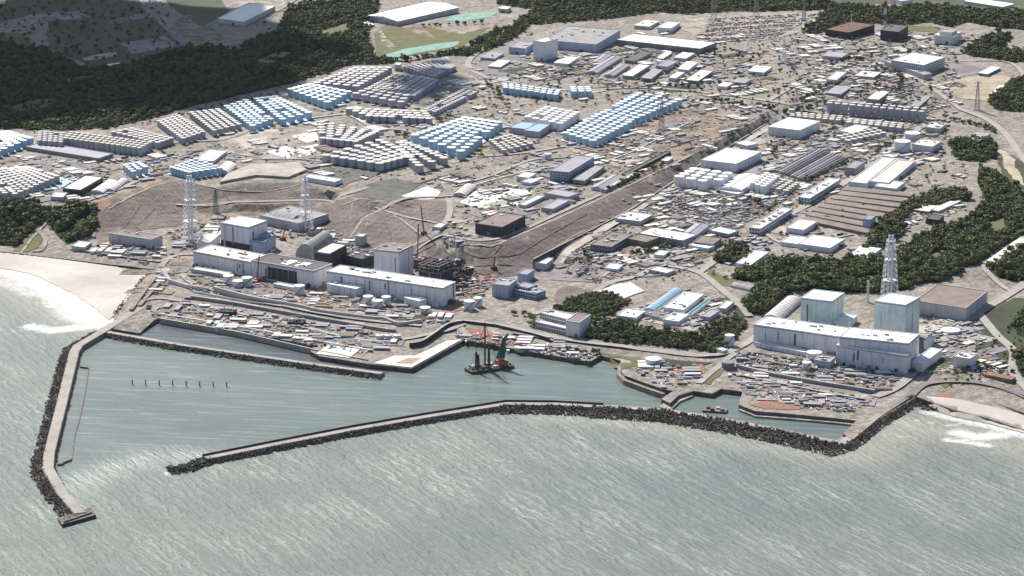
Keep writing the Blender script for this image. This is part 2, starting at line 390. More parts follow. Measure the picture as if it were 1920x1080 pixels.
def ribbon(name, px, w, m, lift=.35, kind='structure', pts=None, sm=True, step=12, kerb=False):
    pts = pts or [Vector(G(x, y)) for x, y in px]
    pts = [Vector((p.x, p.y)) for p in pts]
    if sm and len(pts) > 2: pts = smooth(pts, 5)
    d = [pts[0]]
    for a, b in zip(pts, pts[1:]):
        n = max(1, int((b - a).length / step)); d += [a.lerp(b, k / n) for k in range(1, n + 1)]
    LIFT[0] += .0025; mb = MB(); rows = []
    for i, p in enumerate(d):
        t = (d[min(i + 1, len(d) - 1)] - d[max(i - 1, 0)]); t = t.normalized() if t.length else Vector((1, 0)); nrm = Vector((-t.y, t.x))
        rows.append([p + nrm * (w / 2 * s) for s in (-1, 0, 1)])
    for r in rows:
        zs = [zat(q.x, q.y) for q in r]; zz = max(zs) if max(zs) - min(zs) < 1.5 else None
        mb.v += [(q.x, q.y, (zz if zz is not None else z) + lift + LIFT[0]) for q, z in zip(r, zs)]
    for i in range(len(rows) - 1):
        for k in (0, 1): a = i * 3 + k; mb.f.append((a, a + 1, a + 4, a + 3))
    return struct(name, mb, m, kind)
def sweep(pts, prof, mb=None, closed=False):
    """sweep a section [(offset to the right, z)] along world points"""
    mb = mb or MB(); pts = [Vector((p[0], p[1])) for p in pts]; n = len(pts); rows = []
    for i, p in enumerate(pts):
        a = (p - pts[i - 1]).normalized() if i else None; b = (pts[i + 1] - p).normalized() if i < n - 1 else None
        t = (a or b) if (a is None or b is None) else (a + b).normalized()
        nr = Vector((t.y, -t.x)); sc = 1.0 if a is None or b is None else 1 / max(.5, t.dot(a))
        rows.append([(p.x + nr.x * o * sc, p.y + nr.y * o * sc, z) for o, z in prof])
    k = len(prof); o0 = len(mb.v)
    for r in rows: mb.v += r
    for i in range(n - 1):
        for j in range(k - 1): a = o0 + i * k + j; mb.f.append((a, a + 1, a + k + 1, a + k))
    mb.f.append(tuple(o0 + j for j in reversed(range(k)))); mb.f.append(tuple(o0 + (n - 1) * k + j for j in range(k)))
    return mb

# ------------------------------------------------------------------ SEA
m = bpy.data.materials.new('sea_water'); nt, N, L, bs = nodes_of(m); MATS['sea_water'] = m; geo = N.new('ShaderNodeNewGeometry')
def attr(n): a = N.new('ShaderNodeAttribute'); a.attribute_name = n; return a.outputs['Fac']
calm = attr('calm')
def math_(op, a, b=None, c=None):
    x = N.new('ShaderNodeMath'); x.operation = op
    for i, s in enumerate((a, b, c)):
        if s is None: continue
        if isinstance(s, (int, float)): x.inputs[i].default_value = s
        else: L.new(s, x.inputs[i])
    return x.outputs[0]
base = ramp(noise(.0022, 5, .6, mp=(1, .6, 1, -65)), [(.35, (.075, .115, .11)), (.65, (.12, .15, .135))])
base = mix(attr('shallow'), base, (.36, .33, .25))
hbase = ramp(noise(.004, 5, .6, mp=(.5, 1.6, 1, -6)), [(.35, (.085, .115, .108)), (.65, (.115, .145, .132))]); base = mix(calm, base, hbase); base = mix(attr('inner'), base, (.045, .06, .07))
caps = ramp(noise(1.0, 8, .78, mp=(.022, .075, 1, -60), dist=1.6), [(.50, (0, 0, 0)), (.74, (.6, .6, .6))])
caps2 = ramp(noise(1.0, 6, .8, mp=(.09, .30, 1, -57), dist=1.0), [(.50, (0, 0, 0)), (.66, (.75, .75, .75))])
gust = ramp(noise(.006, 3, .6), [(.38, (.25, .25, .25)), (.62, (1, 1, 1))])
swl = ramp(noise(1.0, 4, .6, mp=(.006, .022, 1, -64), dist=1.2), [(.36, (.15, .15, .15)), (.64, (1, 1, 1))])
def waves(period, rot, dist, det=3, stretch=.35):
    k = N.new('ShaderNodeMapping'); k.vector_type = 'TEXTURE'; k.inputs['Rotation'].default_value = (0, 0, R(rot)); k.inputs['Scale'].default_value = (1 / stretch, 1, 1); L.new(geo.outputs['Position'], k.inputs['Vector'])
    w = N.new('ShaderNodeTexWave'); w.wave_type = 'BANDS'; w.bands_direction = 'Y'; w.inputs['Scale'].default_value = .314 / period; w.inputs['Distortion'].default_value = dist; w.inputs['Detail'].default_value = det; w.inputs['Detail Scale'].default_value = 1.6; w.inputs['Detail Roughness'].default_value = .65
    L.new(k.outputs[0], w.inputs['Vector']); return w.outputs['Fac']
wa = waves(12.5, -63, 8, stretch=.5); wb = waves(6.5, -57, 10, stretch=.55); wc = waves(46, -66, 5)
crest = ramp(wa, [(.55, (0, 0, 0)), (1.0, (.22, .22, .22))]); crest2 = ramp(wb, [(.6, (0, 0, 0)), (1.0, (.2, .2, .2))])
cc = math_('MULTIPLY', math_('MULTIPLY', math_('ADD', math_('MULTIPLY', caps2, .35), math_('ADD', crest, crest2)), gust), swl); cc = math_('MULTIPLY', cc, math_('MULTIPLY_ADD', calm, -.93, 1.0))
c = mix(cc, base, (.66, .68, .60))
hst = ramp(noise(1.0, 5, .7, mp=(.012, .12, 1, -8), dist=.5), [(.5, (0, 0, 0)), (.72, (.35, .35, .35))]); c = mix(math_('MULTIPLY', hst, calm), c, (.40, .46, .43))
fn = noise(.05, 8, .74, dist=1.2); fn2 = noise(.16, 6, .8, mp=(1, 1, 1, 0), dist=2.0); fm = ramp(math_('MULTIPLY_ADD', attr('foam'), .95, math_('SUBTRACT', math_('MULTIPLY_ADD', fn2, .7, math_('MULTIPLY', fn, .8)), 1.22)), [(.0, (0, 0, 0)), (.22, (.45, .45, .45)), (.5, (1, 1, 1))])
c = mix(fm, c, (.82, .82, .80)); L.new(c, bs.inputs['Base Color'])
L.new(math_('MULTIPLY_ADD', calm, -.14, .46), bs.inputs['Roughness']); bs.inputs['IOR'].default_value = 1.33; L.new(math_('MULTIPLY_ADD', calm, -.2, .52), bs.inputs['Specular IOR Level'])
w1 = noise(1.0, 7, .66, mp=(.035, .13, 1, -60), dist=.4); w2 = noise(1.0, 7, .75, mp=(.11, .30, 1, -52), dist=.6); w3 = noise(1.0, 3, .6, mp=(.006, .025, 1, -64), dist=.8); hgt = math_('MULTIPLY_ADD', wc, .4, math_('MULTIPLY_ADD', wa, .24, math_('MULTIPLY_ADD', wb, .16, math_('MULTIPLY_ADD', w1, .8, math_('MULTIPLY', w2, .7)))))
b = N.new('ShaderNodeBump'); L.new(math_('MULTIPLY_ADD', calm, -2.95, 3.1), b.inputs['Distance']); L.new(hgt, b.inputs['Height']); L.new(b.outputs[0], bs.inputs['Normal'])
def seg_d(pts, line):
    d = np.full(len(pts), 1e18)
    for a, b in zip(line, line[1:]):
        ab = b - a; t = np.clip(((pts - a) @ ab) / (ab @ ab), 0, 1); q = a + t[:, None] * ab - pts; d = np.minimum(d, (q * q).sum(1))
    return np.sqrt(d)
W = lambda px: np.array([tuple(P(x, y, 0))[:2] for x, y in px])
FOAM = [(W([(-120, 545), (-20, 498), (30, 503), (75, 520), (120, 545), (170, 580), (212, 603)]), 52, 1.0),
        (W([(-60, 535), (10, 530), (50, 545), (60, 552)]), 30, .7), (W([(20, 508), (70, 535), (110, 560), (140, 590), (165, 603)]), 44, .78),
        (W([(205, 606), (150, 614), (100, 620), (60, 613)]), 24, .9), (W([(215, 590), (190, 570), (160, 548)]), 26, .9),
        (W([(40, 565), (90, 575), (120, 600)]), 10, .35),
        (W([(1690, 783), (1735, 792), (1790, 798)]), 4, .8), (W([(1775, 825), (1815, 830), (1855, 836)]), 11, 1.0), (W([(1800, 812), (1830, 820), (1870, 816)]), 22, .95),
        (W([(1740, 772), (1800, 788), (1860, 800), (1930, 820), (2050, 850)]), 16, .9), (W([(1860, 800), (1900, 812), (1960, 826)]), 14, .85),
        (W([(1640, 815), (1700, 818), (1740, 828)]), 9, .6), (W([(1600, 856), (1560, 860), (1480, 845), (1400, 836), (1250, 808), (1150, 795), (1000, 785)]), 16, .5),
        (W([(60, 880), (108, 955), (112, 985), (180, 975)]), 6, .5), (W([(318, 893), (340, 896), (420, 884), (560, 853)]), 5, .6), (W([(62, 880), (75, 810), (110, 700), (130, 655), (190, 620)]), 14, .5),
        (W([(318, 893), (308, 882), (322, 874)]), 5, .85)]
SHAL = [(W([(-120, 520), (0, 505), (90, 530), (205, 600)]), 70, .9), (W([(1600, 850), (1700, 800), (1800, 810), (2000, 850)]), 55, .5), (W([(1000, 780), (1200, 795), (1400, 835), (1580, 860)]), 26, .35)]
gx = np.concatenate([np.linspace(-9000, -1300, 6), np.arange(-1250, 1250, 9.0), np.linspace(1300, 9000, 6)])
gy = np.concatenate([np.linspace(-9000, 2300, 6), np.arange(2450, 5100, 9.0), np.linspace(5300, 9000, 4)])
X, Y = np.meshgrid(gx, gy); pts = np.stack([X.ravel(), Y.ravel()], 1); nx = len(gx); ny = len(gy)
ins = poly_dist(pts, outA) > 0; inn = (ins | (np.abs(poly_dist(pts, outA)) < 40)).reshape(ny, nx)
foam = np.zeros(len(pts)); shal = np.zeros(len(pts))
for l, w, a in FOAM: foam = np.maximum(foam, a * np.exp(-(seg_d(pts, l) / w) ** 2))
for l, w, a in SHAL: shal = np.maximum(shal, a * np.exp(-(seg_d(pts, l) / w) ** 2))
hb = PP([(262, 600), (205, 622), (150, 655), (130, 760), (102, 850), (100, 880), (150, 940), (330, 888), (400, 858), (660, 800), (950, 760), (1240, 772), (1460, 810), (1575, 828), (1620, 790), (1420, 725), (1180, 680), (880, 628), (760, 660), (600, 640), (300, 595)])
hbA = np.array([tuple(p)[:2] for p in hb]); calm_a = (poly_dist(pts, hbA) < 14) * 1.0
mth = np.exp(-(seg_d(pts, W([(160, 960), (325, 890)])) / 70) ** 2); calm_a = calm_a * (1 - mth); ibA = W([(214, 624), (262, 606), (290, 595), (450, 625), (590, 650), (735, 690), (716, 702), (590, 683), (460, 664), (330, 645)]); inner_a = (poly_dist(pts, ibA) <= 6) * 1.0
mb = MB(); mb.v = [(x, y, 0.0) for x, y in pts]
mb.f = [(j * nx + i, j * nx + i + 1, (j + 1) * nx + i + 1, (j + 1) * nx + i) for j in range(ny - 1) for i in range(nx - 1)]
sea = struct('sea', mb, 'sea_water')
for nm, arr in (('foam', foam), ('shallow', shal), ('calm', calm_a), ('inner', inner_a)):
    a = sea.data.attributes.new(nm, 'FLOAT', 'POINT'); a.data.foreach_set('value', arr.astype(np.float32))
# ================================================================== GROUND COVER AREAS
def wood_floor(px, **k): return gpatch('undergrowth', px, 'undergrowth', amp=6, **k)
WOODS = {
 'far_left': [(-60, 60), (40, 88), (88, 92), (150, 128), (180, 128), (245, 122), (290, 105), (345, 92), (400, 86), (440, 92), (478, 76), (520, 60), (535, 20), (560, 8), (660, 0), (712, 2), (705, 40), (690, 62), (700, 108), (760, 114),
              (870, 92), (920, 62), (958, 48), (1000, 45), (965, 72), (918, 95), (880, 106), (855, 104), (800, 110), (745, 118), (700, 122), (660, 122), (600, 140), (545, 156), (480, 172), (420, 186), (330, 208), (280, 224), (205, 240), (120, 245), (70, 243), (-60, 240)],
 'far_top': [(930, -20), (1560, -20), (1560, 18), (1480, 20), (1380, 22), (1290, 28), (1230, 22), (1180, 32), (1060, 42), (1010, 46), (960, 45), (1000, 18), (930, 8)],
 'far_right': [(1560, 8), (1660, 14), (1760, 12), (1830, 20), (1960, 22), (1960, 60), (1870, 52), (1810, 42), (1790, 52), (1740, 42), (1690, 50), (1640, 44), (1575, 46), (1530, 66), (1505, 60), (1530, 42)],
 'east_far': [(1800, 100), (1840, 72), (1870, 60), (1900, 70), (1880, 92), (1960, 95), (1960, 112), (1900, 118), (1860, 112)],
 'east_mid': [(1850, 190), (1880, 165), (1960, 120), (1960, 212), (1900, 210), (1865, 205)],
 'beach_west': [(-60, 384), (0, 380), (60, 380), (98, 392), (88, 410), (52, 440), (38, 462), (-60, 458)],
 'beach_mid': [(100, 398), (130, 382), (183, 388), (182, 420), (172, 442), (128, 456), (104, 438), (92, 425), (90, 412)],
 'ridge': [(1775, 268), (1830, 258), (1872, 274), (1870, 296), (1838, 304), (1795, 300)],
 'ridge_south': [(1835, 312), (1872, 330), (1905, 352), (1925, 378), (1925, 440), (1880, 462), (1840, 490), (1800, 512), (1760, 530), (1735, 528), (1700, 542), (1660, 548), (1600, 548), (1540, 545), (1480, 548), (1430, 590), (1405, 588), (1392, 568), (1425, 545),
                 (1415, 528), (1370, 522), (1385, 508), (1445, 492), (1475, 486), (1560, 492), (1600, 488), (1650, 486), (1700, 462), (1730, 440), (1790, 422), (1820, 408), (1838, 390), (1850, 372), (1835, 345)],
 'ridge_west': [(1642, 428), (1660, 408), (1700, 384), (1752, 358), (1812, 360), (1818, 376), (1760, 386), (1712, 398), (1690, 418), (1698, 438), (1650, 470), (1622, 470)],
 'lawn_corner': [(1395, 500), (1338, 492), (1345, 478), (1370, 462), (1395, 458), (1410, 478)],
 'shore_hill': [(1030, 585), (1065, 562), (1110, 550), (1160, 556), (1182, 568), (1150, 590), (1108, 615), (1092, 598), (1070, 584)],
 'shore_belt': [(1096, 634), (1118, 612), (1152, 596), (1200, 612), (1270, 622), (1305, 626), (1372, 590), (1392, 596), (1402, 606), (1378, 640), (1345, 662), (1300, 656), (1240, 650), (1160, 643)],
 'east_edge': [(1895, 665), (1925, 655), (1960, 660), (1960, 715), (1915, 706)],
 'east_strip': [(1850, 505), (1895, 472), (1960, 440), (1960, 520), (1900, 528), (1875, 520)],
 'east_low': [(1895, 610), (1925, 580), (1960, 570), (1960, 640), (1915, 635)],
}
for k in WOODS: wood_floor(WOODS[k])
# far fields at the top left
for px, m in [([(-60, 55), (45, 64), (66, 92), (0, 122), (-60, 130)], 'grass'), ([(-60, -30), (270, -30), (260, 8), (90, 20), (-60, 55)], 'farmland'), ([(90, 20), (262, 8), (345, 92), (240, 122), (180, 128), (90, 90)], 'farmland'),
              ([(325, 42), (355, 22), (425, 72), (350, 86)], 'bare_soil'), ([(290, -20), (400, -20), (430, 20), (380, 50), (330, 20)], 'farmland'), ([(80, 22), (172, 20), (172, 34), (88, 40)], 'pad_lilac'),
              ([(205, 40), (290, 20), (298, 30), (210, 47)], 'pad_lilac'), ([(225, 82), (310, 67), (335, 86), (250, 101)], 'pad_lilac'), ([(155, 108), (215, 97), (222, 104), (160, 114)], 'pad_concrete'),
              ([(187, 123), (230, 116), (233, 120), (190, 127)], 'pad_white'), ([(48, 60), (66, 60), (84, 92), (66, 94)], 'pad_lilac'), ([(700, 62), (735, 40), (800, 50), (860, 62), (920, 50), (870, 86), (770, 104), (705, 104)], 'grass'),
              ([(705, 52), (712, 50), (722, 68), (745, 90), (728, 92), (712, 70)], 'pale_gravel'), ([(835, 60), (880, 48), (925, 48), (870, 64)], 'pale_gravel'), ([(745, 48), (790, 48), (815, 72), (775, 60)], 'bare_soil'),
              ([(420, 82), (470, 90), (445, 94), (405, 90)], 'pale_gravel'), ([(425, 10), (480, -10), (540, -10), (530, 20), (475, 52), (440, 40)], 'pale_gravel'), ([(920, 28), (960, 28), (1000, 30), (960, 36)], 'pale_gravel')]:
    gpatch('field', px, m, amp=4)
gpatch('green_netting', [(830, 40), (850, 30), (900, 22), (932, 24), (920, 33), (870, 40)], 'green_net', amp=3)
gpatch('green_netting', [(700, 108), (760, 92), (830, 80), (862, 78), (850, 88), (790, 98), (720, 112)], 'green_net', amp=3)
# slopes and excavated ground behind the reactors
gpatch('mortar_slope', [(180, 468), (180, 400), (252, 358), (322, 334), (345, 342), (420, 352), (480, 342), (560, 342), (600, 354), (640, 378), (628, 384), (640, 450), (600, 432), (560, 404), (385, 402), (330, 425), (215, 450)], 'mortar_slope')
gpatch('mortar_slope', [(628, 384), (700, 362), (780, 366), (842, 378), (842, 425), (812, 460), (770, 480), (652, 460), (622, 430)], 'mortar_slope')
gpatch('mortar_slope', [(780, 488), (812, 462), (845, 478), (955, 452), (1130, 368), (1310, 280), (1440, 208), (1446, 216), (1330, 302), (1195, 398), (1040, 496), (1000, 512), (935, 522), (880, 508)], 'dark_mortar', amp=2)
for px in ([(860, 470), (905, 484), (958, 480), (1000, 460), (1100, 402)], [(905, 505), (925, 478), (945, 456)], [(845, 490), (900, 500), (985, 500)], [(1165, 395), (1140, 372), (1128, 369)], [(225, 432), (250, 405), (262, 385)], [(240, 440), (272, 410), (290, 392)], [(300, 400), (400, 385), (440, 382)], [(330, 352), (345, 380), (350, 398)], [(660, 440), (672, 412), (700, 398)], [(712, 398), (728, 430), (735, 452)], [(735, 402), (765, 425), (790, 445)], [(480, 350), (500, 372)], [(420, 356), (430, 378)], [(740, 380), (790, 392), (835, 398)], [(740, 395), (800, 412), (828, 418)]): ribbon('drain_channel', px, 2.2, 'dark_wall')
for px in ([(838, 450), (900, 460), (955, 449), (1128, 372), (1300, 290)], [(205, 392), (320, 340), (420, 357), (560, 347)], [(640, 386), (690, 372)], [(650, 452), (690, 404), (735, 402), (790, 440)]): ribbon('bench_edge', px, 3, 'pad_concrete')
gpatch('bare_slope', [(1040, 552), (1058, 535), (1180, 545), (1160, 560), (1100, 562), (1050, 580)], 'mortar_slope')
gpatch('bare_ground', [(360, 400), (480, 392), (600, 405), (640, 450), (600, 440), (460, 410), (380, 425)], 'bare_soil')
gpatch('bare_ground', [(180, 385), (255, 352), (300, 330), (318, 334), (240, 372), (185, 400)], 'bare_soil')
gpatch('bare_ground', [(1190, 220), (1330, 200), (1400, 222), (1300, 290), (1180, 340), (1080, 292), (1190, 260)], 'bare_soil', amp=8)
gpatch('red_ground', [(842, 612), (880, 615), (1000, 640), (1035, 650), (1010, 664), (900, 648), (872, 640)], 'red_soil')
gpatch('red_ground', [(900, 520), (935, 512), (920, 540), (870, 580), (835, 590), (850, 562), (880, 535)], 'red_soil')
gpatch('red_ground', [(1260, 690), (1318, 684), (1320, 700), (1290, 708)], 'red_soil')
gpatch('red_ground', [(1750, 742), (1790, 738), (1792, 750), (1770, 766), (1752, 755)], 'red_soil', amp=2)
gpatch('red_ground', [(1400, 758), (1440, 752), (1520, 762), (1500, 778), (1430, 775)], 'red_soil')
gpatch('red_ground', [(180, 378), (215, 372), (200, 390), (185, 398)], 'red_soil')
gpatch('grass', [(20, 472), (52, 440), (70, 432), (84, 445), (70, 465), (40, 478)], 'grass')
gpatch('grass', [(1110, 660), (1200, 672), (1240, 690), (1160, 690), (1140, 676)], 'grass'); gpatch('grass', [(1240, 675), (1340, 680), (1300, 690), (1245, 690)], 'dark_grass')
gpatch('grass', [(1312, 716), (1352, 688), (1360, 690), (1335, 722)], 'grass'); gpatch('grass', [(1325, 505), (1362, 518), (1405, 540), (1360, 536), (1325, 520)], 'grass')
gpatch('grass', [(1752, 712), (1800, 704), (1808, 712), (1770, 728)], 'grass'); gpatch('grass', [(1930, 560), (1900, 560), (1830, 585), (1845, 650), (1880, 690), (1930, 700)], 'dark_grass')
gpatch('grass', [(1875, 280), (1925, 330), (1925, 370), (1885, 340), (1870, 305)], 'dark_grass'); gpatch('grass', [(1815, 640), (1850, 610), (1870, 620), (1850, 670), (1800, 700)], 'dark_grass')
gpatch('grass', [(1690, 46), (1790, 54), (1760, 62), (1690, 56)], 'grass'); gpatch('grass', [(1560, -20), (1960, -20), (1960, 22), (1830, 18), (1760, 10), (1560, 6)], 'farmland')
gpatch('grass', [(1280, 560), (1380, 560), (1420, 590), (1390, 596), (1372, 590), (1380, 572)], 'dark_grass')
gpatch('sand_pit', [(1745, 162), (1800, 148), (1880, 140), (1905, 150), (1860, 190), (1800, 185)], 'yellow_sand'); gpatch('field', [(1775, 112), (1800, 108), (1880, 132), (1770, 148)], 'pad_lilac')
gpatch('pit', [(1762, 160), (1795, 154), (1815, 162), (1782, 171)], 'pit_water', amp=.5)
gpatch('sand_pit', [(1870, 275), (1895, 290), (1922, 350), (1900, 335), (1880, 305)], 'yellow_sand')
gpatch('car_park', [(1300, 26), (1560, 20), (1540, 50), (1450, 75), (1340, 80), (1290, 60), (1240, 42)], 'pale_gravel'); gpatch('yard', [(870, 130), (960, 90), (1000, 110), (960, 150), (900, 150)], 'road_asphalt')
gpatch('black_sheeting', [(572, 330), (620, 312), (690, 318), (712, 328), (660, 342), (640, 352)], 'black_net', amp=2)
gpatch('black_sheeting', [(660, 362), (690, 345), (740, 335), (792, 345), (760, 366), (720, 374), (680, 370)], 'black_net', amp=2)
gpatch('pale_sheeting', [(752, 368), (800, 350), (828, 360), (815, 374), (770, 374)], 'pad_white', amp=2); gpatch('pale_sheeting', [(862, 380), (890, 360), (950, 352), (1000, 360), (970, 386), (900, 392)], 'pad_white', amp=2)
gpatch('tarpaulin', [(1120, 548), (1182, 531), (1208, 547), (1170, 561)], 'pad_white', amp=1, lift=1.2)
gpatch('pad', [(410, 262), (450, 240), (540, 235), (600, 245), (590, 275), (560, 300), (500, 300), (420, 285)], 'pale_gravel'); gpatch('pad', [(548, 256), (590, 246), (600, 262), (575, 268)], 'pad_white', amp=1); gpatch('pad', [(500, 285), (535, 274), (560, 282), (540, 298)], 'pad_white', amp=1)
gpatch('pad', [(440, 262), (500, 240), (520, 245), (470, 285)], 'pad_concrete', amp=1); gpatch('pad', [(560, 278), (598, 270), (590, 288), (560, 300)], 'pad_white', amp=1)
gpatch('pad', [(412, 345), (480, 332), (540, 336), (575, 322), (560, 308), (470, 312), (430, 328)], 'pad_concrete', amp=1, lift=3.5)
gpatch('pad', [(0, 292), (60, 288), (180, 312), (150, 322), (0, 305)], 'pad_lilac', amp=1); gpatch('pad', [(0, 300), (130, 318), (120, 325), (0, 312)], 'brown_roof', amp=1)
gpatch('pad', [(52, 366), (86, 372), (142, 336), (108, 332)], 'pad_blue', amp=.5); gpatch('pad', [(600, 470), (650, 470), (690, 480), (650, 500)], 'bare_soil')
gpatch('pad', [(1592, 478), (1612, 462), (1660, 456), (1650, 474), (1625, 482)], 'pad_white', amp=1); gpatch('pad', [(1680, 408), (1720, 385), (1800, 374), (1815, 384), (1790, 400), (1740, 415), (1700, 425)], 'pale_gravel')
gpatch('pad', [(1157, 592), (1285, 545), (1380, 571), (1302, 622)], 'pad_concrete', amp=.5); gpatch('pad', [(1580, 640), (1640, 600), (1760, 600), (1830, 640), (1800, 700), (1700, 700)], 'pale_gravel')
gpatch('pad', [(1360, 700), (1500, 690), (1640, 745), (1600, 772), (1400, 740)], 'pad_lilac'); gpatch('pad', [(620, 540), (760, 590), (700, 600), (480, 560), (360, 530), (350, 508)], 'bare_soil')
gpatch('pad', [(1020, 500), (1100, 485), (1130, 500), (1110, 530), (1030, 525)], 'pad_lilac', amp=2)
gpatch('quay_apron', [(700, 682), (735, 694), (772, 698), (866, 645), (838, 640), (780, 668), (740, 668)], 'pad_white', amp=.3, lift=.6); gpatch('quay_apron', [(592, 664), (620, 645), (680, 652), (655, 672)], 'pad_white', amp=.3, lift=.5)
gpatch('quay_apron', [(740, 690), (765, 672), (792, 672), (772, 692)], 'yellow_sand', amp=.5, lift=.7)
gpatch('beach', [(-60, 466), (0, 470), (120, 487), (200, 498), (278, 512), (262, 530), (240, 560), (215, 592), (205, 602), (170, 572), (120, 542), (60, 515), (0, 503), (-60, 500)], 'beach_sand', amp=3)
gpatch('beach', [(1735, 756), (1790, 748), (1870, 765), (1930, 782), (2020, 800), (2020, 834), (1930, 815), (1850, 794), (1790, 782), (1745, 768)], 'beach_sand', amp=2)
def slope_grid(px, sp, ang, w=.45, m='joint'):
    wp = np.array([tuple(G(x, y))[:2] for x, y in px]); c = wp.mean(0); rad = np.abs(wp - c).max() * 1.5; mb = MB()
    for d in (R(ang), R(ang + 90)):
        e = np.array([math.cos(d), math.sin(d)]); n = np.array([-e[1], e[0]])
        for o in np.arange(-rad, rad, sp):
            s = np.arange(-rad, rad, 7.0); p = c + n * o + e * s[:, None]; ok = poly_dist(p, wp) <= 0
            for i in range(len(s) - 1):
                if ok[i] and ok[i + 1]:
                    q = [p[i] - n * w / 2, p[i] + n * w / 2, p[i + 1] + n * w / 2, p[i + 1] - n * w / 2]; mb.add([(a[0], a[1], zat(a[0], a[1]) + 2.9) for a in q], [(0, 1, 2, 3)])
    return mb
for px, sp, an in [([(185, 462), (185, 402), (255, 362), (322, 338), (345, 345), (420, 355), (480, 345), (560, 345), (630, 378), (560, 400), (385, 400), (330, 422), (215, 448)], 17, 25), ([(632, 388), (700, 366), (780, 370), (838, 380), (838, 425), (810, 456), (770, 476), (655, 456)], 15, 60), ([(820, 486), (955, 456), (1130, 372), (1310, 284), (1320, 302), (1195, 396), (1040, 492), (935, 518)], 17, 52)]:
    struct('slope_frame', slope_grid(px, sp, an), 'brown_wall')
# paved and bare rectangles of the yards
YD = [([(430, 300), (640, 230), (900, 160), (980, 190), (900, 290), (780, 340), (640, 350)], 20, 42), ([(840, 350), (1080, 285), (1290, 225), (1300, 270), (1130, 355), (960, 440), (850, 470)], 30, 42), ([(1060, 490), (1200, 400), (1400, 380), (1500, 400), (1340, 480), (1200, 520), (1060, 530)], 34, 48), ([(1200, 390), (1440, 240), (1740, 235), (1700, 330), (1480, 440), (1300, 420)], 42, 48),
      ([(890, 150), (980, 90), (1300, 70), (1480, 110), (1420, 180), (1100, 175), (940, 160)], 36, 40), ([(1480, 200), (1500, 120), (1700, 90), (1800, 190), (1700, 220)], 26, 45), ([(280, 590), (500, 600), (760, 645), (700, 670), (480, 635), (300, 600)], 14, -10), ([(360, 520), (620, 560), (830, 600), (620, 590), (360, 545)], 12, -10),
      ([(-30, 280), (420, 265), (420, 300), (200, 378), (-30, 378)], 18, 38), ([(1380, 680), (1640, 745), (1600, 770), (1400, 740)], 12, -8), ([(1640, 600), (1850, 600), (1880, 680), (1740, 700)], 12, 40), ([(150, 465), (340, 450), (350, 490), (290, 560)], 8, -10)]
for px, n, an in YD:
    w = np.array([tuple(G(x, y))[:2] for x, y in px]); lo, hi = w.min(0), w.max(0); k = 0
    while k < n:
        c = RNG.uniform(lo, hi); k += .2
        if poly_dist(c[None], w)[0] > 0: continue
        k += .8; a = R(an + random.gauss(0, 3)); l, b = random.uniform(12, 42), random.uniform(7, 20); e = Vector((math.cos(a), math.sin(a))) * l; f = Vector((-math.sin(a), math.cos(a))) * b; c = Vector(c)
        drape('paved_yard', [c + e + f, c - e + f, c - e - f, c + e - f], random.choice(['road_asphalt', 'pad_concrete', 'pad_lilac', 'bare_soil', 'road_concrete', 'pale_gravel', 'pad_lilac', 'road_asphalt', 'dark_grass']), step=16, lift=.2)
